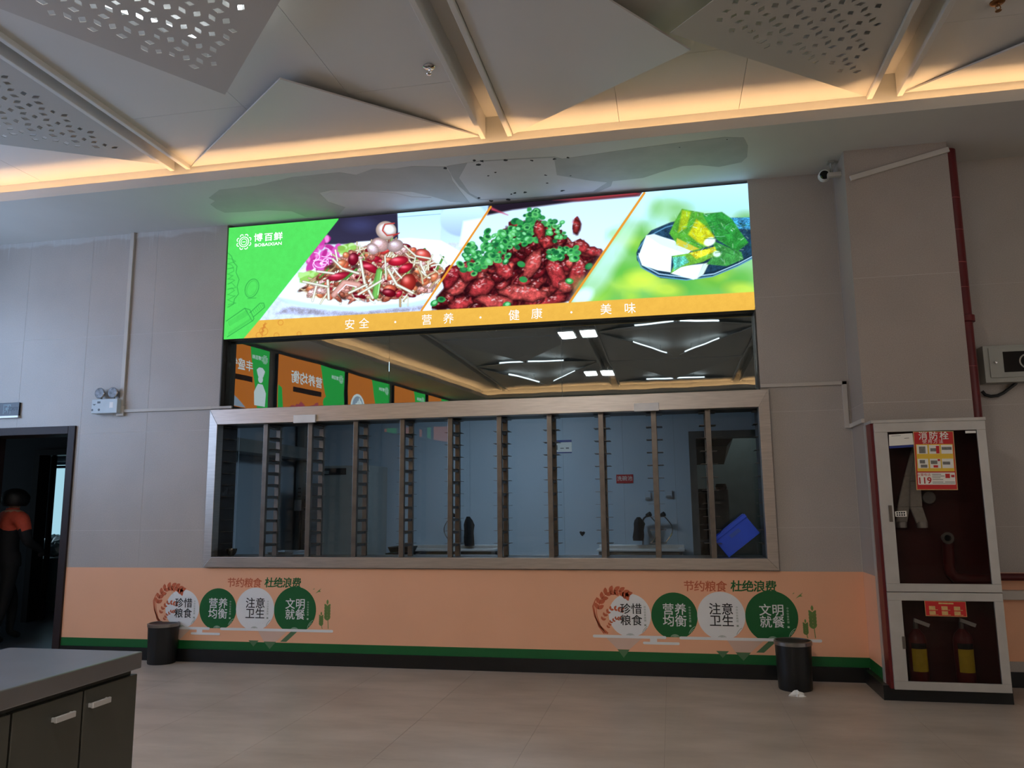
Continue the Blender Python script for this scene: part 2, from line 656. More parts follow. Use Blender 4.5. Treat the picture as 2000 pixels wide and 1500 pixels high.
# --- pillar
PX0, PX1, PY = 1.385, 2.105, -0.40
pil = BX(PX0 + 0.0012, PX1 - 0.0012, PY + 0.0012, 0.0, 0.0, ZS).build('pillar', 'grout')
struct(pil, 'square tiled pillar standing proud of the serving wall')
for k in range(len(ROWS) - 1):
    z0, z1 = ROWS[k] + g2, ROWS[k + 1] - g2
    BX(PX0, PX1, PY, PY + 0.009, z0, z1).build('tile', 'tile_plain', pil)
    BX(PX0, PX0 + 0.009, PY + 0.010, -0.001, z0, z1).build('tile', 'tile_plain', pil)
    BX(PX1 - 0.009, PX1, PY + 0.010, -0.001, z0, z1).build('tile', 'tile_plain', pil)

# --- baseboards
bb = MB()
bb.box(-5.45, PX0 - 0.012, -0.012, 0.0, 0.0, 0.105)
bb.box(PX1 + 0.012, 6.4, -0.012, 0.0, 0.0, 0.105)
bb = bb.build('baseboard_front', 'black_base')
struct(bb, 'black skirting board along the foot of the serving wall')
bp = MB()
bp.box(PX0 - 0.045, PX0, -0.53, -0.0, 0.0, 0.095)
bp.box(PX0, PX1 + 0.02, -0.53, PY, 0.0, 0.095)
bp.box(PX1, PX1 + 0.02, PY, 0.0, 0.0, 0.095)
bp = bp.build('baseboard_pillar', 'black_base')
struct(bp, 'black plinth around the foot of the pillar')

# --- other hall walls
def slant_wall(name, y0, y1, x_off, th, z0, z1, mat, parent=None):
    a = [(xleft(y0) + x_off, y0, z0), (xleft(y1) + x_off, y1, z0), (xleft(y1) + x_off - th, y1, z0), (xleft(y0) + x_off - th, y0, z0)]
    b = [(p[0], p[1], z1) for p in a]
    m = MB()
    m.hexa(a, b)
    return m.build(name, mat, parent)


YB = -13.0
wl = MB()
def sl(m, y0, y1, z0, z1, xo=0.0, th=0.2):
    a = [(xleft(y0) + xo, y0, z0), (xleft(y0) + xo - th, y0, z0), (xleft(y1) + xo - th, y1, z0), (xleft(y1) + xo, y1, z0)]
    m.hexa(a, [(p[0], p[1], z1) for p in a])
LWIN = (-4.4, -0.7, 1.75, 3.55)
sl(wl, YB, LWIN[0], 0, 4.5)
sl(wl, LWIN[0], LWIN[1], 0, LWIN[2])
sl(wl, LWIN[0], LWIN[1], LWIN[3], 4.5)
sl(wl, LWIN[1], 0.0, 0, 4.5)
wall_left = wl.build('wall_left', 'tile_plain')
struct(wall_left, 'side wall of the hall with a row of lightboxes')
wall_back = BX(-6.0, 7.0, YB - 0.2, YB, 0, 4.5).build('wall_back', 'tile_plain')
struct(wall_back, 'far wall of the hall opposite the serving wall')
RFILLS = [(-11.0, -8.6), (-8.0, -5.6), (-5.0, -2.6)]  # openings for the added fill panes
wr = MB()
for (y0, y1, z0, z1) in rects_minus((YB, 0.0, 0, 4.5), [(a, b, 0.9, 2.9) for a, b in RFILLS]):
    wr.box(6.4, 6.6, y0, y1, z0, z1)
struct(wr.build('wall_right', 'tile_plain'), 'side wall of the hall with a row of windows added for fill light')

# --- daylit left wall window, then unseen right wall panes added for fill light
wn = sroot('window_1', (xleft(-2.5), -2.5, 1.75), 'high daylit window in the side wall near the door')
m = MB()
sl(m, LWIN[0], LWIN[1], LWIN[2], LWIN[3], -0.12, 0.01)
m.build('pane', em('daylight_left', (0.46, 0.66, 1.0), LV['win_left']), wn)
m = MB()
for yy in (LWIN[0], -2.56, LWIN[1] - 0.05):
    sl(m, yy, yy + 0.05, LWIN[2], LWIN[3], -0.04, 0.08)
for zz in (LWIN[2], 2.9, LWIN[3] - 0.05):
    sl(m, LWIN[0], LWIN[1], zz, zz + 0.05, -0.05, 0.06)
m.build('window_frame', 'grey_metal', wn)
for q, (a, b) in enumerate(RFILLS):
    wn = sroot('window_%d' % (q + 4), (6.4, (a + b) / 2, 0.9), 'unseen glowing window added for fill light in the side wall of the hall')
    BX(6.52, 6.53, a, b, 0.9, 2.9).build('pane', em('fill_glow_right', (1.0, 0.95, 0.90), LV['fill_right']), wn)
    m = MB()
    m.box(6.44, 6.50, a, b, 0.9, 0.95).box(6.44, 6.50, a, b, 2.85, 2.9)
    m.box(6.44, 6.50, a, a + 0.05, 0.95, 2.85).box(6.44, 6.50, b - 0.05, b, 0.95, 2.85)
    m.box(6.44, 6.50, (a + b) / 2 - 0.025, (a + b) / 2 + 0.025, 0.95, 2.85)
    m.build('window_frame', 'grey_metal', wn)

# --- soffit with lighting trough over the serving wall
sof = MB()
sof.box(-6.55, 6.4, COVE, 0.0, ZS, ZS + 0.02)
sof.box(-6.55, 6.4, COVE, COVE + 0.015, ZS + 0.02, ZS + 0.082)
sof.box(-6.55, 6.4, -0.80, -0.78, ZS + 0.02, 4.5)
soffit = sof.build('ceiling_soffit', 'soffit')
struct(soffit, 'white dropped soffit with a lighting trough above the serving wall')
led = BX(-6.3, 6.3, -0.875, -0.860, ZS + 0.022, ZS + 0.034).build('light_strip', em('led_warm', (1.0, 0.58, 0.27), LV['led']))
tag(led, 'warm glowing light strip hidden in the trough above the serving wall', 'light strip')

# soffit along the left wall and the far wall (seen in the dark glass)
m = MB()
def slq(m, y0, y1, xa, xb, z0, z1):
    a = [(xleft(y0) + xa, y0, z0), (xleft(y0) + xb, y0, z0), (xleft(y1) + xb, y1, z0), (xleft(y1) + xa, y1, z0)]
    m.hexa(a, [(p[0], p[1], z1) for p in a])
slq(m, COVE, -12.05, 0.0, 0.98, ZS, ZS + 0.02)
slq(m, COVE, -12.05, 0.965, 0.98, ZS + 0.02, ZS + 0.082)
slq(m, COVE, -12.05, 0.80, 0.82, ZS + 0.02, 4.5)
so2 = m.build('ceiling_soffit_side', 'soffit')
struct(so2, 'white dropped soffit along the side wall')
m = MB()
slq(m, COVE - 0.1, -11.9, 0.86, 0.875, ZS + 0.022, ZS + 0.034)
tag(m.build('light_strip', em('led_warm_far', (1.0, 0.52, 0.22), LV['led'] * 1.8)), 'warm light strip in the trough along the side wall seen in the dark glass', 'light strip')
m = MB()
m.box(-6.0, 6.4, -13.0, -12.05, ZS, ZS + 0.02).box(-4.6, 6.4, -12.065, -12.05, ZS + 0.02, ZS + 0.082)
m.box(-4.6, 6.4, -12.22, -12.20, ZS + 0.02, 4.5)
struct(m.build('ceiling_soffit_far', 'soffit'), 'white dropped soffit along the far wall')
tag(BX(-4.6, 6.3, -12.145, -12.13, ZS + 0.022, ZS + 0.034).build('light_strip', MATS['led_warm_far']),
    'warm light strip in the trough along the far wall seen in the dark glass', 'light strip')

# plaster damage on the soffit
def spoly(pts, name, mat, th, sx=390.0, sy=260.0, k=1.835):
    P = [onZ(sx + a / k, sy + b / k, ZS) for a, b in pts]
    MB().prism([(p[0], p[1], ZS) for p in P], (0, 0, -th)).build(name, mat, soffit)
spoly([(32, 232), (70, 203), (200, 188), (330, 158), (500, 140), (560, 150), (620, 128), (700, 128), (760, 118), (880, 120), (900, 150),
       (905, 170), (940, 215), (968, 250), (900, 246), (830, 226), (760, 210), (600, 206), (470, 205), (428, 214), (460, 246),
       (522, 266), (500, 290), (470, 300), (380, 300), (330, 280), (240, 276), (160, 282), (90, 285), (60, 272), (38, 255), (55, 243)],
      'plaster_patch', 'patch_grey', 0.0012)
spoly([(470, 210), (600, 208), (700, 214), (760, 228), (830, 230), (800, 246), (700, 262), (640, 272), (530, 262), (468, 242), (440, 222)],
      'plaster_patch', 'patch_pale', 0.0016)
spoly([(885, 118), (1000, 100), (1120, 92), (1270, 84), (1300, 92), (1480, 66), (1700, 36), (1880, 14), (1950, 16), (1965, 45), (1962, 85), (1942, 104),
       (1860, 121), (1790, 114), (1730, 118), (1650, 140), (1590, 160), (1480, 172), (1474, 190), (1420, 214), (1330, 222), (1180, 234),
       (1000, 240), (962, 218), (930, 190), (908, 160)], 'plaster_patch', 'patch_dark', 0.0012)
spoly([(960, 105), (1100, 96), (1270, 88), (1280, 150), (1400, 170), (1460, 176), (1410, 208), (1180, 230), (1010, 236), (968, 214), (930, 160)],
      'plaster_patch', 'patch_pale', 0.0017)
rng = random.Random(4)
for (cx, cy, s) in [(1002, 112, 13), (1012, 100, 9), (985, 98, 7), (1095, 97, 12), (1060, 140, 6), (1035, 152, 5), (1190, 97, 9), (1270, 92, 10),
                    (1130, 214, 8), (1165, 212, 9), (1105, 238, 9), (1045, 242, 8), (1300, 205, 10), (1240, 150, 6), (1245, 178, 6),
                    (1320, 88, 6), (1116, 218, 5), (1000, 232, 7), (1890, 22, 3), (1720, 50, 3), (1330, 152, 4), (880, 125, 8)]:
    pts = [(cx + s * rng.uniform(.4, 1.1) * math.cos(a), cy + 0.6 * s * rng.uniform(.3, 1.0) * math.sin(a)) for a in [i * PI / 3.5 for i in range(7)]]
    spoly(pts, 'plaster_chip', 'chip', 0.0021)

# --- main ceiling: boards between recessed beam channels
BEAMS = [(-6.80, -6.58), (-4.03, -3.85), (-1.335, -1.095), (1.475, 1.705), (4.25, 4.47)]
BAYS = [(BEAMS[i][1], BEAMS[i + 1][0]) for i in range(4)] + [(4.47, 6.4)]
ceil = BX(-8.0, 6.6, -13.2, -0.78, 4.40, 4.50).build('ceiling', 'ceil')
struct(ceil, 'white board ceiling of the hall with recessed channels')
seams = {0: [-5.3], 1: [-2.9, -2.1], 2: [-0.27, 0.60], 3: [2.9], 4: [5.4]}
for i, (a, b) in enumerate(BAYS):
    xs = [a] + seams[i] + [b]
    ys = [-0.80, -1.62, -3.5, -6.2, -9.0, -12.2]
    for p in range(len(xs) - 1):
        for q in range(len(ys) - 1):
            BX(xs[p] + 0.0015, xs[p + 1] - 0.0015, ys[q + 1] + 0.0015, ys[q] - 0.0015, ZC, ZC + 0.012).build('ceiling_board', 'ceil', ceil)
for (a, b) in BEAMS:
    m = MB()
    m.box(a - 0.004, a + 0.034, -12.2, -0.815, ZC - 0.035, ZC + 0.15)
    m.box(b - 0.034, b + 0.004, -12.2, -0.815, ZC - 0.035, ZC + 0.15)
    m.box(a, b, -12.2, -0.80, ZC + 0.15, ZC + 0.17)
    m.build('channel', 'ceil', ceil, bevel=0.004)

# ================================================================== HUNG TRIANGULAR CEILING PANELS
def tri_panel(name, A, B, C, mat, label, group, perforated=False, seed=1, th=0.012):
    """A, B: ends of the fixed base edge; C: hanging apex"""
    A, B, C = (np.array(p, float) for p in (A, B, C))
    base = (A + B) / 2
    o = thing(name, base, label, 'ceiling panel', group)
    nrm = np.cross(B - A, C - A)
    nrm = nrm / np.linalg.norm(nrm)
    if nrm[2] < 0:
        nrm = -nrm
    if not perforated:
        MB().prism([A, B, C], nrm * th).build('sheet', mat, o)
    else:
        ex = (B - A) / np.linalg.norm(B - A)
        ey = C - A - ex * ((C - A) @ ex)
        ey = ey / np.linalg.norm(ey)
        W = np.linalg.norm(B - A)
        cu, cv = (C - A) @ ex, (C - A) @ ey
        holes = []
        rg = random.Random(seed)
        s = 0.088
        e1 = np.array([s, 0.0])
        e2 = np.array([s * 0.5, s * 0.8660254])
        e3 = e2 - e1

        def inside(p, mrg):
            d = [p[1]]
            for (qa, qb) in (((W, 0), (cu, cv)), ((cu, cv), (0, 0))):
                qa, qb = np.array(qa), np.array(qb)
                t = (qb - qa) / np.linalg.norm(qb - qa)
                d.append(t[0] * (p[1] - qa[1]) - t[1] * (p[0] - qa[0]))
            return min(d) > mrg
        n = int(W / s) + 4
        for i in range(-n, n):
            for j in range(0, n):
                # rhombille cell: three rhombi around a lattice corner
                o2 = e1 * i + e2 * j
                for (u, v) in ((e1, e2), (e2, e3), (-e3, e1)):
                    if (i - j) % 3 != 0:
                        continue
                    c = o2 + (u + v) * 0.5 * 1.05
                    if not inside(c, 0.13) or rg.random() < 0.16:
                        continue
                    f = rg.uniform(0.25, 0.31)
                    holes.append([c + (u + v) * f * 0.5 * 1.25, c + (u - v) * f * 0.5 * 1.6, c - (u + v) * f * 0.5 * 1.25, c - (u - v) * f * 0.5 * 1.6])
                for (u, v) in ((-e1, e3), (-e2, -e1), (e3 * -1, -e2)):
                    if (i - j) % 3 != 0:
                        continue
                    c = o2 + (u + v) * 0.5 * 1.05
                    if not inside(c, 0.13) or rg.random() < 0.16:
                        continue
                    f = rg.uniform(0.25, 0.31)
                    holes.append([c + (u + v) * f * 0.5 * 1.25, c + (u - v) * f * 0.5 * 1.6, c - (u + v) * f * 0.5 * 1.25, c - (u - v) * f * 0.5 * 1.6])
        pts = [Vector((0, 0)), Vector((W, 0)), Vector((cu, cv))]
        edges = [(0, 1), (1, 2), (2, 0)]
        for h in holes:
            n0 = len(pts)
            pts += [Vector((float(q[0]), float(q[1]))) for q in h]
            edges += [(n0 + q, n0 + (q + 1) % 4) for q in range(4)]
        ov, _, of, _, _, _ = mgeo.delaunay_2d_cdt(pts, edges, [], 0, 1e-6)
        HC = np.array([np.mean(h, 0) for h in holes])
        HQ = [np.array(h) for h in holes]
        th = 0.004
        keep = []
        for f_ in of:
            c = np.mean([(ov[q].x, ov[q].y) for q in f_], 0)
            near = np.nonzero(np.hypot(HC[:, 0] - c[0], HC[:, 1] - c[1]) < s)[0]
            inh = False
            for q in near:
                hq = HQ[q]
                sg = [(hq[(e + 1) % 4][0] - hq[e][0]) * (c[1] - hq[e][1]) - (hq[(e + 1) % 4][1] - hq[e][1]) * (c[0] - hq[e][0]) for e in range(4)]
                if min(sg) > 0 or max(sg) < 0:
                    inh = True
                    break
            if not inh:
                keep.append(tuple(f_))
        nv = len(ov)
        P2 = [A + ex * q.x + ey * q.y for q in ov]
        mb = MB()
        mb.v = [tuple(q) for q in P2] + [tuple(q + nrm * th) for q in P2]
        flip = np.cross(ex, ey) @ nrm > 0
        ec = {}
        for f_ in keep:
            mb.f.append(f_[::-1] if flip else f_)
            mb.f.append(tuple(q + nv for q in (f_ if flip else f_[::-1])))
            for e in range(3):
                k = (f_[e], f_[(e + 1) % 3])
                ec[k] = ec.get(k, 0) + 1
        for (e0, e1) in ec:
            if (e1, e0) not in ec:
                mb.f.append((e0, e1, e1 + nv, e0 + nv))
        mb.build('sheet', mat, o)
    # two hanging rods from the apex region to the ceiling
    m = MB()
    for t in (0.82,):
        p = base + (C - base) * t
        m.tube([p + (0, 0, 0.004), (p[0], p[1], ZC)], 0.004, 6)
    m.build('hanger_rod', 'grey_metal', o)
    return o


def tube_lamp(A, B, C, t, label, grp='lamps above the ceiling panels', L=0.9):
    """linear lamp lying above a hung panel, parallel to its base"""
    A, B, C = (np.array(p, float) for p in (A, B, C))
    base = (A + B) / 2
    d = (B - A) / np.linalg.norm(B - A)
    c = base + (C - base) * t
    c[2] = c[2] + 0.035
    o = thing('tube_lamp', c, label, 'lamp', grp)
    MB().tube([c - d * L / 2, c + d * L / 2], 0.013, 8).build('tube', em('tube_white', (0.88, 0.95, 1.0), LV['tube']), o, smooth=True)
    for s in (-1, 1):
        q = c + d * s * (L / 2 + 0.012)
        BX(q[0] - 0.014, q[0] + 0.014, q[1] - 0.014, q[1] + 0.014, q[2] - 0.02, q[2] + 0.018).build('end_cap', 'white_plastic', o)


def edge_lamps(A, B, C):
    A, B, C = (np.array(p, float) for p in (A, B, C))
    base = (A + B) / 2
    for E_ in (A, B):
        d = (E_ - C) / np.linalg.norm(E_ - C)
        inn = base - C
        inn = inn - d * (inn @ d)
        inn = inn / np.linalg.norm(inn)
        p0 = C + d * 0.10 + inn * 0.05 + np.array([0, 0, 0.034])
        p1 = p0 + d * 0.85
        o = thing('tube_lamp', (p0 + p1) / 2, LBT, 'lamp', 'far ceiling tube lamps')
        MB().tube([p0, p1], 0.013, 8).build('tube', em('tube_white_far', (0.9, 0.96, 1.0), LV['tube_far']), o, smooth=True)
        for q in (p0, p1):
            BX(q[0] - 0.012, q[0] + 0.012, q[1] - 0.012, q[1] + 0.012, q[2] - 0.019, q[2] + 0.015).build('end_cap', 'white_plastic', o)


GP = 'triangular panels hung under the ceiling'
zb = ZC - 0.012
tri_panel('ceiling_panel', (-3.84, -0.815, zb), (-1.345, -0.815, zb), (-2.40, -2.02, 4.08), 'panel',
          'plain triangular ceiling panel with its base on the glowing trough between two channels', GP)
A_, B_, C_ = (-3.84, -3.42, 4.09), (-1.345, -3.42, 4.09), (-2.67, -2.21, 3.90)
tri_panel('ceiling_panel', A_, B_, C_, 'panel_grey', 'perforated ceiling panel with bright white light shining through its holes', GP, True, 3)
tube_lamp((-2.60, -2.48, 4.05), (-3.30, -3.25, 4.08), (-2.95, -2.87, 4.065), 0.0, 'white tube lamp crossing above the brightly lit perforated ceiling panel', L=1.0)
tube_lamp((-2.35, -2.60, 4.06), (-2.00, -3.20, 4.08), (-2.17, -2.9, 4.07), 0.0, 'second white tube lamp above the brightly lit perforated panel', L=0.7)
tri_panel('ceiling_panel', (-1.085, -0.80, zb), (-1.085, -3.4, zb), (0.22, -1.95, 3.98), 'panel',
          'large plain triangular ceiling panel fixed along the middle channel', GP)
tri_panel('ceiling_panel', (1.468, -0.82, zb), (1.468, -3.4, zb), (0.10, -2.20, 3.95), 'panel_grey',
          'perforated ceiling panel with dark holes fixed along the channel above the pillar', GP, True, 5)
A_, B_, C_ = (-4.04, -0.90, zb), (-4.04, -3.42, zb), (-5.32, -2.08, 4.0)
tri_panel('ceiling_panel', A_, B_, C_, 'panel_grey', 'perforated ceiling panel over the door with light only in its outer holes', GP, True, 8)
tube_lamp(A_, B_, C_, 0.72, 'white tube lamp above the perforated panel over the door', L=0.6)
tri_panel('ceiling_panel', (1.72, -0.815, zb), (4.22, -0.815, zb), (2.95, -2.02, 4.08), 'panel',
          'plain triangular ceiling panel based on the trough beyond the pillar', GP)
LBL = 'triangular panel of the far ceiling seen in the dark glass'
LBT = 'tube lamp of the far ceiling glowing in the dark glass'
side = 2.62
for j in range(0, 4):
    y0 = -0.82 - j * 2.72
    y1 = y0 - side
    for i in range(4):
        a, b = BAYS[i]
        a, b = a + 0.012, b - 0.012
        cx, cy = (a + b) / 2, (y0 + y1) / 2
        if j == 0:
            if i != 3:
                continue
            kinds = ['S']
        elif (i + j) % 2 == 1:
            kinds = ['N', 'S']
        else:
            kinds = ['W', 'E']
        if i == 0:
            kinds = [k for k in kinds if k == 'E'] if j < 2 else []
        for k in kinds:
            za = 3.95
            if k == 'N':
                T = ((a, y0, zb), (b, y0, zb), (cx, cy + 0.06, za))
            elif k == 'S':
                T = ((a, y1, zb), (b, y1, zb), (cx, cy - 0.06, za))
            elif k == 'W':
                T = ((a, y0, zb), (a, y1, zb), (cx - 0.06, cy, za))
            else:
                T = ((b, y0, zb), (b, y1, zb), (cx + 0.06, cy, za))
            tri_panel('ceiling_panel', *T, 'panel', LBL, 'far ceiling panels')
            edge_lamps(*T)

# square lamps in the middle channel (reflected in the dark glass)
for y in (-5.75, -9.75):
    for x, s_ in ((-1.55, 'outer'), (-1.20, 'inner')):
        o = thing('ceiling_light', (x, y, 4.03), 'square %s lamp of a pair on the %s ceiling seen in the dark glass' % (s_, 'middle' if y > -8 else 'far'), 'lamp', 'square ceiling lamps')
        m = MB()
        m.box(x - 0.13, x + 0.13, y - 0.27, y + 0.27, 4.035, 4.06)
        m.box(x - 0.006, x + 0.006, y - 0.006, y + 0.006, 4.06, ZC)
        m.build('frame', 'white_plastic', o)
        BX(x - 0.115, x + 0.115, y - 0.25, y + 0.25, 4.03, 4.0345).build('diffuser', em('lamp_white', (1.0, 0.95, 0.89), LV['lamp']), o)

# sprinklers
def sprinkler(px, py, label, mat):
    p = onZ(px, py, ZC)
    o = thing('sprinkler', (p[0], p[1], ZC), label, 'sprinkler', 'ceiling sprinklers')
    MB().lathe([(0.0, 0.0), (0.040, 0.0), (0.040, -0.004), (0.030, -0.012), (0.0, -0.012)][::-1], (p[0], p[1], ZC), n=20).build('plate', mat, o, smooth=True)
    m = MB()
    m.tube([(p[0], p[1], ZC - 0.012), (p[0], p[1], ZC - 0.024)], 0.011, 10)
    for s in (-1, 1):
        m.tube([(p[0] + s * 0.009, p[1], ZC - 0.022), (p[0] + s * 0.014, p[1], ZC - 0.036), (p[0] + s * 0.004, p[1], ZC - 0.052)], 0.003, 6)
    m.build('body', mat, o)
    MB().lathe([(0.0, 0.0), (0.016, 0.001), (0.018, 0.004), (0.0, 0.006)], (p[0], p[1], ZC - 0.058), n=16).build('deflector', mat, o, smooth=True)
sprinkler(838, 130, 'chrome sprinkler head beside the middle ceiling channel', 'chrome')
sprinkler(1948, 4, 'brass toned sprinkler head at the ceiling beyond the pillar', pm('brass', S(150, 108, 70), 0.3, 1.0))

# ================================================================== SERVING WINDOW: dark glass, steel frame, racks
GY = 0.115
w1 = sroot('window_2', (-1.6, GY, 2.19), 'dark mirror-like glass band between the lightbox and the steel frame')
jx = [-3.985, onY(760, 720, GY)[0], onY(1097, 710, GY)[0], 0.75]
for i in range(3):
    BX(jx[i] + 0.0015, jx[i + 1] - 0.0015, GY, GY + 0.01, 2.10, 2.90).build('pane', 'mirror', w1)
m = MB()
m.box(-3.985, -3.975, 0.0, GY, 2.15, 2.86)
m.box(0.715, 0.725, 0.0, GY, 2.15, 2.86)
m.build('reveal', pm('reveal_dark', S(70, 68, 66), 0.5), w1)
BX(-3.975, -3.962, 0.06, GY, 2.15, 2.86).build('edge_trim', pm('edge_trim_dark', S(34, 32, 32), 0.5), w1)

# steel casing around the rack window
FX0, FX1, FZ0, FZ1 = -4.050, 0.783, 0.802, 2.190
IX0, IX1, IZ0, IZ1 = -3.968, 0.700, 0.890, 2.052
w2 = sroot('window_3', (-1.6, 0.0, FZ0), 'wide serving window framed in mitred stainless steel')
def casing(o4, i4, name):
    yo, yi = -0.037, -0.041
    a = [(o4[0][0], yo, o4[0][1]), (o4[1][0], yo, o4[1][1]), (i4[1][0], yi, i4[1][1]), (i4[0][0], yi, i4[0][1])]
    b = [(p[0], 0.06 if k in (2, 3) else 0.0, p[2]) for k, p in enumerate(a)]
    m = MB()
    m.hexa(a, b)
    return m.build(name, 'steel_warm', w2, bevel=0.003)
casing([(FX0, FZ1), (FX1, FZ1)], [(IX0, IZ1), (IX1, IZ1)], 'frame_rail')
casing([(FX1, FZ0), (FX0, FZ0)], [(IX1, IZ0), (IX0, IZ0)], 'frame_rail')
casing([(FX0, FZ0), (FX0, FZ1)], [(IX0, IZ0), (IX0, IZ1)], 'frame_stile')
casing([(FX1, FZ1), (FX1, FZ0)], [(IX1, IZ1), (IX1, IZ0)], 'frame_stile')
m = MB()
m.box(-3.985, 0.72, -0.0, GY, 2.10, 2.155)
m.build('ledge', 'steel_warm', w2)
m = MB()
m.box(-3.985, 0.72, 0.06, 0.42, IZ0 - 0.03, IZ0 - 0.004)
m.build('sill', 'steel', w2)
m = MB()
m.box(-3.985, -3.968, 0.06, 0.30, IZ0 - 0.004, IZ1)
m.box(0.700, 0.72, 0.06, 0.30, IZ0 - 0.004, IZ1)
m.box(-3.968, 0.700, 0.06, 0.30, IZ1, IZ1 + 0.045)
m.build('reveal', pm('reveal_black', S(40, 40, 41), 0.4), w2)
BX(-3.968, 0.700, 0.335, 0.341, IZ0 - 0.004, IZ1 + 0.04).build('pane', 'clear', w2)

ORD = ['first', 'second', 'third', 'fourth', 'fifth', 'sixth', 'seventh', 'eighth', 'ninth', 'tenth']
PW = 0.042
rack0 = None
zr = [IZ0 + 0.095 + 0.104 * i for i in range(11)]
def make_rack(x):
    o = thing('tray_rack', (x, 0.03, IZ0), '', 'tray rack', 'steel tray racks in the serving window')
    BX(x - PW / 2, x + PW / 2, 0.012, 0.05, IZ0 - 0.004, IZ1 - 0.001).build('front_post', 'steel_dark', o, bevel=0.003)
    BX(x - PW / 2, x + PW / 2, 0.245, 0.283, IZ0 - 0.004, IZ1 - 0.001).build('rear_post', 'steel_dark', o, bevel=0.003)
    for z in zr:
        r = BX(x - 0.014, x + 0.014, 0.05, 0.245, z - 0.011, z + 0.011).build('rung', 'steel_dark', o)
        BX(x - 0.066, x + 0.066, 0.075, 0.225, z + 0.011, z + 0.0135).build('tray_ledge', 'steel_dark', r)
    return o
def copy_tree(o, parent=None):
    c = o.copy()
    COL.objects.link(c)
    if parent is not None:
        c.parent = parent
    for ch in list(o.children):
        copy_tree(ch, c)
    return c
xr0, xr1 = -3.523, 0.312
for i in range(10):
    x = xr0 + (xr1 - xr0) * i / 9
    if i == 0:
        rack0 = make_rack(x)
        o = rack0
    else:
        o = copy_tree(rack0)
        o.location.x = x
    o['label'] = 'slim steel ladder rack in the serving window, %s from the door end' % ORD[i]
# ledges on the two jambs
for (xa, xb) in ((IX0, IX0 + 0.05), (IX1 - 0.032, IX1)):
    for z in zr:
        BX(xa, xb, 0.075, 0.225, z + 0.011, z + 0.0135).build('tray_ledge', 'steel_dark', w2)

# blank plates stuck on the top rail
for (xa, ya, xb, yb, nm) in ((574, 811, 616, 825, 'small blank white plate stuck on the steel rail above the second rack'),
                             (1238, 788, 1287, 802, 'long blank white plate stuck on the steel rail above the ninth rack')):
    p, q = onY(xa, ya, -0.05), onY(xb, yb, -0.05)
    tag(BX(p[0], q[0], -0.058, -0.036, q[2], p[2]).build('label_plate', pm('plate_white', S(248, 248, 246), 0.5), bevel=0.002), nm, 'label plate', 'blank white plates')

def disc(cx, cz, r, n=40, a0=0.0, a1=2 * PI):
    return [(cx + r * math.cos(a), cz + r * math.sin(a)) for a in np.linspace(a0, a1, n, endpoint=(a1 - a0) < 6.2)]


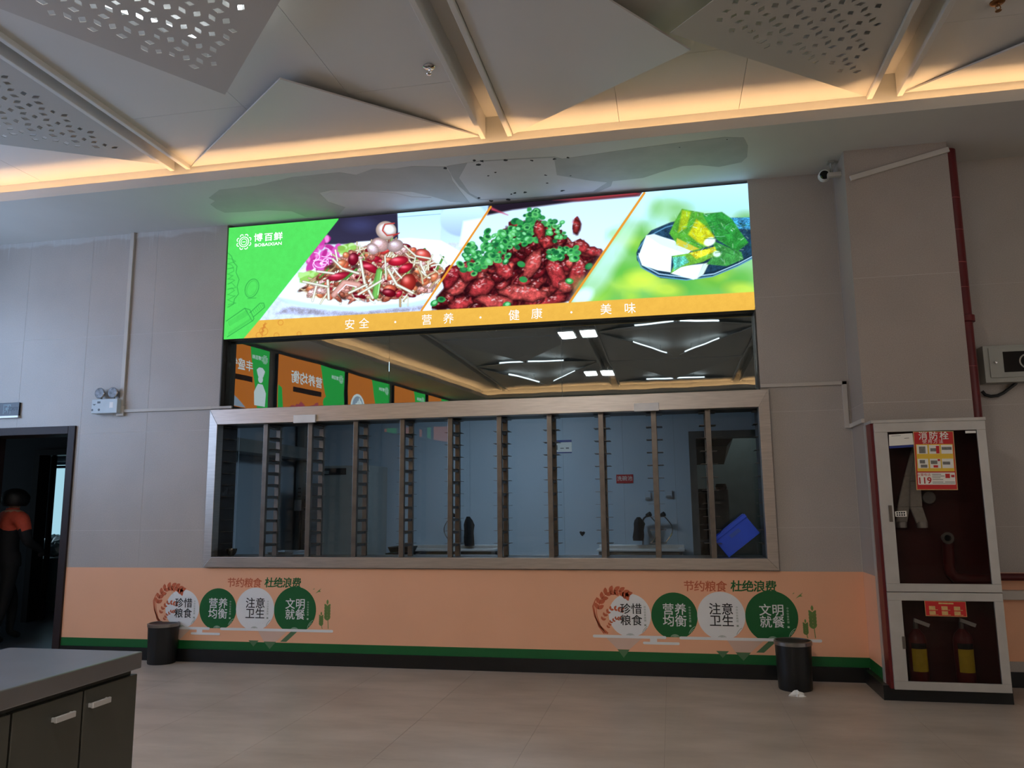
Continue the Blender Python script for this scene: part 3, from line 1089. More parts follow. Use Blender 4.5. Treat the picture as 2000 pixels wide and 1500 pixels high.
# ================================================================== LIGHTBOX over the serving window
LX0, LX1, LZ0, LZ1 = -3.970, 0.722, 2.842, 3.912
class Canvas:
    """small painter for the printed lightbox film; coordinates are measured on the photograph of the print"""
    def __init__(self, nx, nz):
        self.nx, self.nz = nx, nz
        self.X = np.linspace(LX0, LX1, nx)
        self.Z = np.linspace(LZ0, LZ1, nz)
        XX, ZZ = np.meshgrid(self.X, self.Z)
        d = np.stack([XX - CAM[0], np.full_like(XX, -CAM[1]), ZZ - CAM[2]], -1)
        w = d @ _fw
        self.u = 1000 + F * (d @ _rt) / w
        self.v = 750 - F * (d @ _up) / w
        self.c = np.ones((nz, nx, 3))
        r = np.random.RandomState(7)
        n = r.rand(nz // 2 + 2, nx // 2 + 2)
        self.n1 = np.kron(n, np.ones((2, 2)))[:nz, :nx]
        n = r.rand(nz // 6 + 2, nx // 6 + 2)
        big = np.kron(n, np.ones((6, 6)))[:nz, :nx]
        for _ in range(4):
            big = (big + np.roll(big, 2, 0) + np.roll(big, -2, 0) + np.roll(big, 2, 1) + np.roll(big, -2, 1)) / 5
        self.n2 = big

    def win(self, x0, y0, x1, y1, pad=4):
        P = [onY(x, y, 0.0) for x, y in ((x0 - pad, y0 - pad), (x1 + pad, y0 - pad), (x0 - pad, y1 + pad), (x1 + pad, y1 + pad))]
        xs, zs = [p[0] for p in P], [p[2] for p in P]
        kx, kz = (self.nx - 1) / (LX1 - LX0), (self.nz - 1) / (LZ1 - LZ0)
        i0, i1 = int(max(0, (min(xs) - LX0) * kx)), int(min(self.nx, (max(xs) - LX0) * kx + 2))
        j0, j1 = int(max(0, (min(zs) - LZ0) * kz)), int(min(self.nz, (max(zs) - LZ0) * kz + 2))
        return (slice(j0, max(j0, j1)), slice(i0, max(i0, i1)))

    def put(self, s, a, col):
        a = np.clip(a, 0, 1)[..., None]
        self.c[s] = self.c[s] * (1 - a) + np.asarray(col) * a

    def sd_poly(self, s, pts):
        u, v = self.u[s], self.v[s]
        P = np.array(pts, float)
        d = np.full(u.shape, 1e9)
        ins = np.zeros(u.shape, bool)
        for i in range(len(P)):
            a, b = P[i], P[(i + 1) % len(P)]
            e = b - a
            t = np.clip(((u - a[0]) * e[0] + (v - a[1]) * e[1]) / (e @ e + 1e-9), 0, 1)
            d = np.minimum(d, np.hypot(u - a[0] - t * e[0], v - a[1] - t * e[1]))
            cond = ((a[1] > v) != (b[1] > v)) & (u < (b[0] - a[0]) * (v - a[1]) / (b[1] - a[1] + 1e-9) + a[0])
            ins ^= cond
        return np.where(ins, -d, d)

    def poly(self, pts, col, soft=0.7, al=1.0, col2=None, tex=0.0, shade=0.0):
        P = np.array(pts, float)
        s = self.win(P[:, 0].min(), P[:, 1].min(), P[:, 0].max(), P[:, 1].max(), 3 + soft)
        if self.u[s].size == 0:
            return
        d = self.sd_poly(s, pts)
        c = np.broadcast_to(np.array(col, float) / 255, self.u[s].shape + (3,)).copy()
        if col2 is not None:
            t = np.clip((self.v[s] - P[:, 1].min()) / (np.ptp(P[:, 1]) + 1e-6), 0, 1)[..., None]
            c = c * (1 - t) + np.array(col2, float) / 255 * t
        if tex:
            c = c * (1 + tex * (self.n1[s] - 0.5) + tex * (self.n2[s] - 0.5) * 2)[..., None]
        if shade:
            c = c * (1 - shade * np.clip(1 + d / 6, 0, 1))[..., None]
        self.put(s, al * np.clip(0.5 - d / (2 * soft), 0, 1), np.clip(c, 0, 1))

    def ell(self, cx, cy, rx, ry, ang, col, soft=0.7, al=1.0, hi=0.0, tex=0.0, col2=None):
        R_ = max(rx, ry)
        s = self.win(cx - R_, cy - R_, cx + R_, cy + R_, 3 + soft)
        if self.u[s].size == 0:
            return
        ca, sa = math.cos(ang), math.sin(ang)
        du, dv = self.u[s] - cx, self.v[s] - cy
        a, b = (du * ca + dv * sa) / rx, (-du * sa + dv * ca) / ry
        q = np.hypot(a, b)
        d = (q - 1) * min(rx, ry)
        c = np.broadcast_to(np.array(col, float) / 255, du.shape + (3,)).copy()
        if col2 is not None:
            t = np.clip((dv / ry + 1) / 2, 0, 1)[..., None]
            c = c * (1 - t) + np.array(col2, float) / 255 * t
        if tex:
            c = c * (1 + tex * (self.n1[s] - 0.5) * 1.6)[..., None]
        if hi:
            g = np.exp(-(((du + rx * .25) / (rx * .45)) ** 2 + ((dv + ry * .35) / (ry * .35)) ** 2))
            c = c * (1 - 0.35 * np.clip(q, 0, 1) ** 2)[..., None] + (hi * g)[..., None]
        self.put(s, al * np.clip(0.5 - d / (2 * soft), 0, 1), np.clip(c, 0, 1))

    def blob(self, rg, cx, cy, rx, ry, ang, col, hi=.4):
        ca, sa = math.cos(ang), math.sin(ang)
        pts = []
        for k in range(16):
            t = 2 * PI * k / 16
            r = rg.uniform(.80, 1.16)
            a, b = rx * r * math.cos(t), ry * r * math.sin(t)
            pts.append((cx + a * ca - b * sa, cy + a * sa + b * ca))
        self.poly([(x + 1.0, y + 2.5) for x, y in pts], (40, 8, 16), soft=2.5, al=.75)
        self.poly(pts, col, soft=.9, tex=.22, shade=.55)
        for k in range(int(rx * ry / 20)):
            t, r = rg.uniform(0, 6.28), rg.uniform(0, .85)
            a, b = rx * r * math.cos(t), ry * r * math.sin(t)
            x, y = cx + a * ca - b * sa, cy + a * sa + b * ca
            c = rg.choice([[min(255, v * 1.35) for v in col], [v * .62 for v in col], [v * .75 for v in col]])
            self.ell(x, y, rg.uniform(2, 5), rg.uniform(1.4, 3), rg.uniform(0, 3), c, soft=1.3, al=rg.uniform(.3, .7))
        for k in range(int(rx * ry / 26) + 1):
            t, r = rg.uniform(3.4, 6.0), rg.uniform(.1, .8)
            a, b = rx * r * math.cos(t), ry * r * math.sin(t)
            x, y = cx + a * ca - b * sa, cy + a * sa + b * ca
            self.ell(x, y, rg.uniform(1, 3), rg.uniform(.7, 1.3), rg.uniform(-.6, .6), (240, 206, 208), soft=.8, al=rg.uniform(.3, .95) * hi * 2)

    def line(self, pts, w, col, soft=0.6, al=1.0, round_shade=0.0):
        P = np.array(pts, float)
        s = self.win(P[:, 0].min() - w, P[:, 1].min() - w, P[:, 0].max() + w, P[:, 1].max() + w, 3)
        if self.u[s].size == 0:
            return
        u, v = self.u[s], self.v[s]
        d = np.full(u.shape, 1e9)
        for i in range(len(P) - 1):
            a, b = P[i], P[i + 1]
            e = b - a
            t = np.clip(((u - a[0]) * e[0] + (v - a[1]) * e[1]) / (e @ e + 1e-9), 0, 1)
            d = np.minimum(d, np.hypot(u - a[0] - t * e[0], v - a[1] - t * e[1]))
        c = np.broadcast_to(np.array(col, float) / 255, u.shape + (3,)).copy()
        if round_shade:
            c = c * (1 - round_shade * np.clip(d / (w / 2), 0, 1) ** 2)[..., None]
        self.put(s, al * np.clip(0.5 - (d - w / 2) / (2 * soft), 0, 1), c)


def paint_lightbox():
    cv = Canvas(1120, 256)
    rg = random.Random(11)
    U = rg.uniform
    # ---------- dish one
    cv.poly([(440, 440), (1000, 390), (900, 620), (440, 670)], (206, 210, 232), tex=0.05)
    cv.poly([(640, 425), (790, 415), (790, 474), (600, 478)], (44, 42, 66), soft=1.5, col2=(52, 50, 76))
    cv.ell(703, 440, 26, 12, 0, (62, 66, 110), soft=8, al=.8)
    cv.poly([(776, 412), (862, 406), (860, 470), (778, 474)], (186, 222, 246), soft=1, col2=(206, 232, 250))
    cv.poly([(862, 400), (960, 396), (930, 474), (860, 474)], (170, 200, 228), soft=2, col2=(196, 214, 236))
    cv.ell(905, 428, 46, 34, 0, (206, 226, 244), soft=2, col2=(166, 190, 220))
    cv.line([(778, 424), (860, 418)], 1.4, (150, 176, 206))
    cv.poly([(905, 432), (950, 424), (915, 480), (896, 482)], (226, 238, 252), soft=2)
    plate = [(538, 577), (560, 548), (600, 520), (640, 492), (700, 472), (800, 465), (862, 470), (900, 492), (900, 560), (858, 584), (800, 598),
             (720, 606), (640, 606), (575, 597)]
    cv.poly(plate, (246, 250, 255), soft=1.5, col2=(226, 238, 248))
    cv.poly([(540, 580), (600, 592), (680, 600), (800, 592), (862, 578), (858, 588), (800, 600), (700, 608), (600, 602), (552, 590)], (190, 208, 230), soft=2, al=.8)
    cv.poly([(560, 600), (700, 611), (830, 598), (820, 606), (680, 618), (540, 612)], (150, 154, 186), soft=3, al=.7, tex=.2)
    cv.ell(625, 572, 34, 14, 0.1, (232, 204, 160), soft=6, al=.9)
    # flower of onion petals
    for k in range(46):
        a, r = U(0, 6.28), U(0, 1) ** .5
        x, y = 628 + 36 * r * math.cos(a), 497 + 32 * r * math.sin(a)
        cv.ell(x, y, U(7, 13), U(4, 8), U(0, 3), rg.choice([(220, 92, 196), (200, 66, 170), (236, 140, 216), (186, 48, 150)]), soft=1.2)
    for k in range(9):
        x, y, r = 612 + U(0, 34), 486 + U(0, 34), U(6, 13)
        a0 = U(0, 6)
        cv.line([(x + r * math.cos(a0 + t * .5), y + r * .8 * math.sin(a0 + t * .5)) for t in range(8)], 1.6, (246, 196, 236))
    for k in range(24):
        cv.ell(U(585, 640), U(532, 548), U(5, 12), U(3, 6), U(-.5, .5), rg.choice([(150, 206, 96), (120, 186, 70), (178, 222, 130)]), soft=1)
    for k in range(20):
        cv.ell(U(664, 725), U(478, 500), U(5, 12), U(3, 6), U(-.7, .2), rg.choice([(150, 206, 96), (134, 190, 84), (186, 226, 140)]), soft=1)
    # mound
    mound = [(588, 566), (612, 545), (650, 512), (680, 494), (720, 478), (760, 466), (800, 482), (840, 504), (872, 532), (860, 558), (800, 580), (720, 586), (640, 582)]
    cv.poly(mound, (150, 96, 76), soft=3, tex=.5)
    def inm():
        while True:
            x, y = U(590, 872), U(470, 586)
            P = np.array(mound)
            ins = False
            for i in range(len(P)):
                a, b = P[i], P[(i + 1) % len(P)]
                if (a[1] > y) != (b[1] > y) and x < (b[0] - a[0]) * (y - a[1]) / (b[1] - a[1]) + a[0]:
                    ins = not ins
            if ins:
                return x, y
    for k in range(420):
        x, y = inm()
        kind = rg.random()
        if kind < .40:
            a, L = U(-1.3, 1.9), U(14, 40)
            dx, dy = math.cos(a) * L / 2, math.sin(a) * L / 2
            b = U(-5, 5)
            c = rg.choice([(232, 218, 186), (214, 194, 156), (196, 170, 130), (240, 230, 206)])
            cv.line([(x - dx, y - dy), (x + b, y - b), (x + dx, y + dy)], U(2.4, 4.6), c, round_shade=.35)
        elif kind < .52:
            cv.ell(x, y, U(7, 15), U(3, 5.5), U(-.9, .9), rg.choice([(150, 20, 40), (188, 30, 56), (120, 12, 30), (210, 60, 60)]), hi=.35)
        elif kind < .78:
            cv.ell(x, y, U(6, 15), U(3, 7), U(-1, 1), rg.choice([(186, 110, 96), (216, 150, 140), (160, 84, 66), (226, 180, 176)]), hi=.2, tex=.3)
        elif kind < .84:
            a, L = U(-1.6, -.4), U(14, 28)
            cv.line([(x, y), (x + math.cos(a) * L, y + math.sin(a) * L)], U(3, 5), rg.choice([(90, 160, 70), (140, 196, 110)]), round_shade=.4)
        elif kind < .90:
            cv.ell(x, y, U(5, 10), U(3, 6), U(-1, 1), (60, 34, 34), soft=1.2, al=.8)
        else:
            cv.ell(x, y, U(6, 14), U(4, 8), U(-1, 1), rg.choice([(214, 96, 70), (226, 130, 90)]), hi=.3)
    for (x, y, rx, ry, a, c) in [(722, 522, 22, 8, .5, (170, 22, 50)), (690, 506, 10, 13, .3, (130, 16, 40)), (778, 510, 20, 9, -.2, (196, 30, 56)),
                                 (792, 524, 16, 8, -.5, (186, 24, 50)), (797, 553, 15, 19, .4, (168, 44, 38)), (660, 540, 24, 7, -.25, (180, 30, 60)),
                                 (826, 498, 16, 12, .3, (206, 78, 70)), (760, 572, 14, 8, .2, (120, 10, 30))]:
        cv.ell(x, y, rx, ry, a, c, hi=.4)
    cv.line([(741, 530), (733, 578)], 13, (120, 196, 96), round_shade=.35)
    cv.line([(745, 531), (738, 576)], 2, (190, 234, 160))
    cv.line([(696, 526), (664, 554)], 5, (86, 150, 70), round_shade=.4)
    for pts, w in (([(704, 508), (712, 552), (728, 582)], 6), ([(758, 526), (775, 556), (806, 572)], 6), ([(640, 548), (642, 584)], 6), ([(650, 506), (668, 524), (700, 534)], 5),
                   ([(592, 550), (640, 560)], 5), ([(752, 500), (754, 545)], 4), ([(790, 480), (812, 500), (840, 505)], 4), ([(700, 575), (745, 548)], 5),
                   ([(682, 572), (716, 556)], 5), ([(620, 530), (652, 534)], 5), ([(860, 498), (872, 514)], 3)):
        cv.line(pts, w, (232, 222, 196), round_shade=.4)
    cv.line([(652, 576), (672, 552), (700, 556)], 11, (226, 170, 160), round_shade=.3)
    cv.line([(660, 572), (676, 556), (696, 560)], 2, (246, 220, 214))
    # shell on top
    cv.ell(742, 478, 18, 14, .2, (214, 176, 176), hi=.25, tex=.06)
    cv.ell(728, 486, 12, 10, .5, (226, 196, 200), hi=.2, tex=.06)
    cv.ell(772, 480, 16, 12, -.3, (206, 180, 184), hi=.2, tex=.05)
    cv.ell(754, 450, 20, 18, .2, (236, 212, 204), hi=.15)
    cv.ell(760, 448, 14, 12, .3, (250, 236, 228), hi=.1)
    cv.line([(770, 436), (752, 438), (747, 450), (756, 460), (776, 457)], 2.4, (188, 70, 66))
    cv.line([(776, 457), (780, 455), (768, 461)], 2.0, (170, 50, 50))
    # ---------- dish two
    C2 = [(957, 396), (1262, 366), (1262, 378), (1112, 590), (823, 607), (940, 430)]
    cv.poly(C2, (196, 212, 240), soft=.6, col2=(226, 236, 250))
    cv.poly([(955, 398), (1262, 368), (1258, 382), (1120, 394), (1000, 410), (952, 420)], (34, 26, 40), soft=2)
    cv.poly([(1080, 390), (1240, 374), (1256, 380), (1130, 392)], (166, 60, 70), soft=3, al=.9)
    cv.poly([(958, 404), (992, 420), (960, 410)], (196, 70, 96), soft=2)
    pile = [(850, 604), (852, 580), (880, 548), (900, 520), (940, 505), (1000, 440), (1044, 424), (1075, 440), (1100, 470), (1160, 490), (1178, 505),
            (1150, 548), (1116, 588), (1000, 600)]
    cv.poly(pile, (70, 20, 26), soft=2, tex=.5)
    def clip2(x, y):
        # right of first divider, left of second
        return x > 957 + (y - 405) * (823 - 957) / 200 + 3 and x < 1258 + (y - 377) * (1112 - 1258) / 211 - 3
    def inp():
        P = np.array(pile)
        while True:
            x, y = U(850, 1178), U(424, 604)
            ins = False
            for i in range(len(P)):
                a, b = P[i], P[(i + 1) % len(P)]
                if (a[1] > y) != (b[1] > y) and x < (b[0] - a[0]) * (y - a[1]) / (b[1] - a[1]) + a[0]:
                    ins = not ins
            if ins and clip2(x, y):
                return x, y
    for k in range(150):
        x, y = inp()
        cv.blob(rg, x, y, U(9, 22), U(6, 11), U(-1.3, .6), rg.choice([(150, 38, 48), (176, 58, 62), (120, 26, 36), (190, 76, 72), (98, 18, 28)]))
    for k in range(50):
        x, y = inp()
        cv.ell(x, y, U(4, 10), U(3, 6), U(-1, 1), (40, 8, 16), soft=1.5, al=.75)
    for (x, y, rx, ry, a) in [(1086, 532, 17, 32, -.25), (1128, 535, 16, 34, .2), (1020, 572, 50, 16, .08), (1040, 516, 14, 30, .5), (985, 528, 22, 14, .8), (940, 560, 26, 18, -.4),
                              (895, 560, 24, 14, -.6), (1052, 452, 12, 20, -.2), (1066, 470, 14, 12, .3), (900, 592, 26, 12, -.2), (965, 588, 34, 13, .1), (1080, 586, 28, 10, -.3),
                              (1126, 440, 7, 16, .1), (1135, 480, 16, 12, .4), (1160, 492, 18, 10, .1), (880, 540, 16, 24, .5), (915, 530, 20, 22, .3), (1105, 560, 16, 12, .2)]:
        if clip2(x, y):
            cv.blob(rg, x, y, rx, ry, a, rg.choice([(176, 56, 62), (150, 36, 48), (194, 78, 78)]))
    def onion(x, y, r):
        c = rg.choice([(44, 150, 74), (70, 178, 92), (30, 120, 64), (96, 196, 110)])
        a = U(-.8, .8)
        cv.ell(x, y, r, r * .72, a, c, soft=.8)
        cv.ell(x + U(-1, 1), y - r * .12, r * .58, r * .40, a, rg.choice([(24, 92, 56), (130, 214, 150), (56, 140, 84)]), soft=.8)
    for k in range(190):
        t = U(0, 1)
        x = 915 + t * 145 + U(-22, 22)
        y = 512 - t * 76 + U(-26, 26)
        if clip2(x, y) and y > 408 + abs(x - 1042) * .35 and not (1040 < x < 1075 and 428 < y < 480 and rg.random() < .7):
            onion(x, y, U(4, 9))
    for k in range(40):
        onion(1095 + U(-26, 34), 492 + U(-9, 14), U(4, 9))
    for k in range(26):
        onion(1080 + U(-20, 26), 440 + U(-8, 34) , U(4, 7))
    for k in range(14):
        onion(1042 + U(-10, 12), 416 + U(-8, 14), U(4, 8))
    for (x, y) in ((1022, 546), (1112, 549), (1018, 516), (952, 452), (990, 595), (848, 592), (862, 585), (1150, 520)):
        if clip2(x, y):
            onion(x, y, 8)
    for (x, y, rx, ry, a) in ((1053, 450, 11, 20, -.2), (1066, 472, 15, 12, .3), (1126, 442, 7, 16, .1)):
        cv.blob(rg, x, y, rx, ry, a, (166, 52, 56))
    # ---------- dish three
    C3 = [(1258, 370), (1480, 350), (1480, 580), (1112, 592)]
    cv.poly(C3, (192, 224, 246), soft=.6, col2=(120, 200, 90))
    for k in range(70):
        x, y = U(1150, 1470), U(430, 580)
        if x > 1262 + (y - 377) * (1112 - 1258) / 211 + 12:
            cv.ell(x, y, U(12, 40), U(8, 22), U(-.5, .5), rg.choice([(96, 190, 70), (116, 206, 84), (74, 170, 62), (150, 214, 90), (190, 222, 60), (84, 176, 84)]), soft=9, al=.55)
    for k in range(14):
        cv.ell(U(1270, 1330), U(395, 450), U(10, 24), U(8, 16), 0, rg.choice([(160, 214, 160), (196, 226, 220), (120, 196, 110)]), soft=10, al=.6)
    for (x, y) in ((1248, 552), (1260, 540), (1300, 565), (1450, 566)):
        cv.ell(x, y, 32, 14, .1, (216, 226, 70), soft=7, al=.7)
    cv.poly([(1258, 377), (1290, 374), (1180, 560), (1150, 590), (1112, 590)], (214, 230, 232), soft=10, al=.55)
    cv.ell(1138, 580, 22, 14, -.6, (226, 238, 236), soft=5, al=.8)
    # spoon
    spoon = [(1243, 494), (1252, 472), (1272, 450), (1310, 434), (1360, 424), (1420, 425), (1480, 428), (1480, 500), (1440, 520), (1390, 540), (1340, 547), (1290, 543), (1258, 526), (1244, 508)]
    cv.poly(spoon, (34, 66, 92), soft=1, tex=.3)
    cv.poly([(1400, 426), (1480, 424), (1480, 450), (1440, 446)], (60, 140, 190), soft=1, tex=.5)
    for off, c in ((0, (96, 160, 200)), (5, (170, 206, 226)), (9, (22, 44, 66))):
        cv.line([(x + off * .5, y - off) for x, y in [(1245, 500), (1252, 522), (1285, 540), (1340, 547), (1392, 540), (1440, 520), (1478, 500)]], 2.0, c)
    cv.line([(1247, 486), (1262, 464), (1300, 444), (1350, 430)], 2.2, (90, 150, 190))
    cv.poly([(1247, 500), (1262, 460), (1278, 458), (1318, 470), (1352, 487), (1340, 500), (1312, 500), (1310, 532), (1284, 528), (1254, 518)], (236, 246, 240), soft=1)
    cv.poly([(1262, 460), (1278, 457), (1354, 487), (1340, 496), (1290, 478)], (214, 226, 222), soft=1)
    cv.poly([(1310, 534), (1330, 520), (1374, 515), (1362, 544), (1354, 546)], (240, 246, 238), soft=1)
    cv.poly([(1374, 515), (1386, 512), (1374, 536), (1360, 545)], (206, 218, 196), soft=1)
    leaf1 = [(1332, 408), (1374, 416), (1384, 436), (1394, 462), (1384, 480), (1356, 492), (1322, 476), (1307, 456), (1318, 432)]
    cv.poly(leaf1, (84, 170, 58), soft=1, tex=.18)
    cv.poly([(1360, 428), (1376, 440), (1396, 462), (1384, 482), (1364, 474), (1344, 458)], (204, 206, 36), soft=2, tex=.12)
    cv.poly([(1332, 410), (1350, 414), (1340, 446), (1324, 454)], (166, 196, 40), soft=2, tex=.15)
    leaf2 = [(1372, 418), (1410, 414), (1430, 428), (1444, 450), (1462, 474), (1440, 492), (1420, 480), (1400, 468), (1384, 440)]
    cv.poly(leaf2, (48, 146, 62), soft=1, tex=.22)
    cv.poly([(1392, 470), (1420, 482), (1448, 492), (1452, 506), (1420, 520), (1380, 516), (1396, 494)], (64, 150, 74), soft=1, tex=.22)
    cv.poly([(1312, 500), (1350, 494), (1396, 484), (1400, 498), (1372, 512), (1330, 522), (1310, 534), (1318, 512)], (110, 182, 62), soft=1, tex=.18)
    cv.poly([(1346, 494), (1396, 482), (1400, 490), (1360, 506)], (216, 206, 44), soft=1.5, tex=.3)
    cv.poly([(1314, 502), (1338, 500), (1346, 512), (1316, 528)], (96, 196, 176), soft=1.5, tex=.35)
    cv.poly([(1322, 465), (1366, 486), (1350, 490), (1320, 478)], (206, 196, 60), soft=1)
    cv.ell(1386, 472, 12, 8, -.4, (224, 236, 206), soft=1.5)
    cv.ell(1400, 496, 8, 6, 0, (206, 230, 196), soft=1.5)
    for k in range(110):
        x, y = U(1318, 1458), U(412, 516)
        if abs((y - 465) - (x - 1390) * .35) < 44:
            a = U(-1, 2)
            L = U(3, 9)
            cv.line([(x, y), (x + L * math.cos(a), y + L * math.sin(a))], U(.7, 1.3), rg.choice([(214, 246, 224), (176, 226, 180), (150, 210, 200)]), al=U(.3, .85))
    for k in range(12):
        x, y = U(1340, 1450), U(424, 500)
        cv.line([(x, y), (x + U(8, 20), y + U(-6, 10)), (x + U(20, 34), y + U(-4, 22))], 1.2, (30, 90, 50), al=.6)
    # ---------- green corner panel
    cv.poly([(430, 440), (662, 424), (660.5, 429.7), (507, 625), (478, 664), (430, 670)], (82, 216, 92), soft=.7, tex=.015)
    dk = (40, 140, 70)
    bl = [(443, 492), (452, 500), (456, 512), (463, 520), (461, 532), (467, 546), (463, 560), (466, 574), (458, 584), (456, 594), (445, 600)]
    cv.line(bl, 1.1, dk, al=.8)
    for k in range(9):
        y = 505 + k * 10
        cv.line([(444, y), (452 + U(0, 4), y + U(-4, 6)), (458 + U(-3, 3), y + U(2, 9)), (446, y + 10)], .9, dk, al=.6)
    el = [(492 + 12.5 * math.cos(t) + 5 * math.sin(t), 563 - 18 * math.sin(t) + 2 * math.cos(t)) for t in np.linspace(0, 6.3, 30)]
    cv.line(el, 1.1, dk, al=.85)
    el = [(492 + 9.5 * math.cos(t) + 4 * math.sin(t), 563 - 15 * math.sin(t)) for t in np.linspace(0, 6.3, 26)]
    cv.line(el, .8, dk, al=.4)
    cv.line([(484, 583), (500, 582)], 1, dk, al=.6)
    cv.line([(442, 627), (478, 602), (488, 605), (496, 622), (494, 626), (444, 658)], 1.2, dk, al=.85)
    cv.line([(478, 602), (484, 612), (492, 626)], 1.1, dk, al=.8)
    cv.line([(488, 611), (508, 592), (515, 592), (517, 600), (495, 619)], 1.2, dk, al=.85)
    for k in range(16):
        x = 446 + k * 2.4
        cv.line([(x, 628 - k * 1.5), (x + 3, 636 - k * 1.4)], .7, dk, al=.5)
        cv.line([(446 + k * 2.8, 654 - k * 1.8), (448 + k * 2.8, 648 - k * 1.8)], .7, dk, al=.5)
    for k in range(6):
        cv.line([(494 + k * 3.4, 606 - k * 2.6), (497 + k * 3.4, 612 - k * 2.6)], .7, dk, al=.5)
    # ---------- orange band and dividers
    cv.poly([(506, 625.5), (1480, 569.5), (1480, 612), (470, 668)], (232, 178, 70), soft=.7, col2=(222, 170, 72), tex=.015)
    cv.line([(958.5, 404), (823.5, 606)], 4.0, (226, 150, 50))
    cv.line([(1258.5, 377), (1113, 590)], 4.4, (226, 150, 50))
    br = (196, 120, 50)
    for (x, y, r) in ((515, 647, 8), (506, 655, 6), (548, 630, 5), (540, 655, 5), (584, 652, 4)):
        cv.line([(x + r * math.cos(t), y + r * math.sin(t)) for t in np.linspace(0, 6.3, 16)], .9, br, al=.8)
    cv.line([(512, 655), (514, 640), (518, 630)], .9, br)
    for k in range(5):
        cv.ell(512 + k * 1.4, 648 - k * 3.6, 4, 1.6, -.6 + (k % 2) * 1.6, br, al=.6)
    return cv


lb = thing('lightbox', (-1.62, 0.02, LZ0), 'long glowing food lightbox with three dishes and an orange slogan band above the serving window', 'lightbox')
m = MB()
m.box(LX0, LX1, 0.004, 0.112, LZ0, LZ1)
m.build('case', pm('lightbox_case', S(96, 97, 95), 0.5), lb)
cv = paint_lightbox()
nx, nz = cv.nx, cv.nz
XX, ZZ = np.meshgrid(cv.X, cv.Z)
co = np.stack([XX - lb.location.x, np.full_like(XX, 0.0 - lb.location.y), ZZ - lb.location.z], -1).reshape(-1, 3)
idx = np.arange(nx * nz).reshape(nz, nx)
quads = np.stack([idx[:-1, :-1], idx[:-1, 1:], idx[1:, 1:], idx[1:, :-1]], -1).reshape(-1, 4)
me = bpy.data.meshes.new('printed_face')
me.vertices.add(len(co))
me.vertices.foreach_set('co', co.ravel())
me.loops.add(quads.size)
me.loops.foreach_set('vertex_index', quads.ravel())
me.polygons.add(len(quads))
me.polygons.foreach_set('loop_start', np.arange(0, quads.size, 4))
me.update(calc_edges=True)
ca = me.color_attributes.new('print', 'FLOAT_COLOR', 'POINT')
c = np.clip(cv.c, 0, 1)
cl = np.where(c <= 0.04045, c / 12.92, ((c + 0.055) / 1.055) ** 2.4)
# pale print boosted towards blue to strengthen its glow on the soffit
lum = np.clip((cl @ np.array([0.25, 0.6, 0.15]) - 0.42) / 0.4, 0, 1)[..., None]
cl = cl * (1 + lum * np.array([0.12, 0.48, 0.90]))
rgba = np.concatenate([cl.reshape(-1, 3), np.ones((nx * nz, 1))], 1).astype(np.float32)
ca.data.foreach_set('color', rgba.ravel())
me.materials.append(em_attr('lightbox_print', LV['lightbox']))
pf = bpy.data.objects.new('printed_face', me)
COL.objects.link(pf)
pf.parent = lb
WHITE_L = em('lightbox_white', (0.93, 0.97, 1.0), LV['lightbox'] * 1.05)
for ch, x, y in (('安', 683, 635), ('全', 711, 633), ('营', 833.5, 626), ('养', 876, 623.5), ('健', 1004, 617), ('康', 1048.5, 614), ('美', 1183.5, 605.5), ('味', 1230.5, 603.5)):
    MB().text(ch, onY(x, y, -0.001), 0.100, off=0.001).build('character', WHITE_L, lb)
for x, y in ((772, 629), (938.5, 620), (1116, 610)):
    MB().flat(disc(0, 0, 0.009, 12), onY(x, y, -0.001), (1, 0, 0), (0, 0, 1), 0.001).build('dot', WHITE_L, lb)
# logo
m = MB()
p = onY(476.5, 472.5, -0.001)
def ring(m, O, r0, r1, n=28, off=0.001, ex=(1, 0, 0), ez=(0, 0, 1)):
    ex, ez, O = np.array(ex, float), np.array(ez, float), np.array(O, float)
    nr = np.cross(ex, ez) * off
    V, Fc = [], []
    for k in range(n):
        a = 2 * PI * k / n
        for r in (r0, r1):
            V.append(O + nr + ex * r * math.cos(a) + ez * r * math.sin(a))
    for k in range(n):
        k2 = (k + 1) % n
        Fc.append((2 * k, 2 * k + 1, 2 * k2 + 1, 2 * k2))
    m.add(V, Fc)
def logo(m, O, s, ex=(1, 0, 0), ez=(0, 0, 1)):
    """eight-petalled flower ring with a bar in the middle; s = overall radius"""
    exn, ezn, On = np.array(ex, float), np.array(ez, float), np.array(O, float)
    ring(m, On, s * 0.55, s * 0.66, off=0.001, ex=ex, ez=ez)
    ring(m, On, s * 0.34, s * 0.42, off=0.001, ex=ex, ez=ez)
    m.flat([(-s * .2, -s * .05), (s * .2, -s * .05), (s * .2, s * .05), (-s * .2, s * .05)], On, ex, ez, 0.001)
    for k in range(8):
        a = PI / 8 + k * PI / 4
        c = On + exn * math.cos(a) * s * .76 + ezn * math.sin(a) * s * .76
        nn = 12
        pts_o = [(math.cos(a + t) * s * .26, math.sin(a + t) * s * .26) for t in np.linspace(-1.5, 1.5, nn)]
        pts_i = [(math.cos(a + t) * s * .15, math.sin(a + t) * s * .15) for t in np.linspace(-1.5, 1.5, nn)]
        nr = np.cross(exn, ezn) * 0.001
        V = [c + nr + exn * u + ezn * v for u, v in pts_o] + [c + nr + exn * u + ezn * v for u, v in pts_i]
        m.add(V, [(q, q + 1, nn + q + 1, nn + q) for q in range(nn - 1)])
logo(m, p, 0.078)
for ch, x, y in (('博', 504.5, 466.5), ('百', 524.5, 465.5), ('鲜', 543.5, 464)):
    m.text(ch, onY(x, y - 1.5, -0.001), 0.082, bold=0.02, off=0.001, wx=1.12)
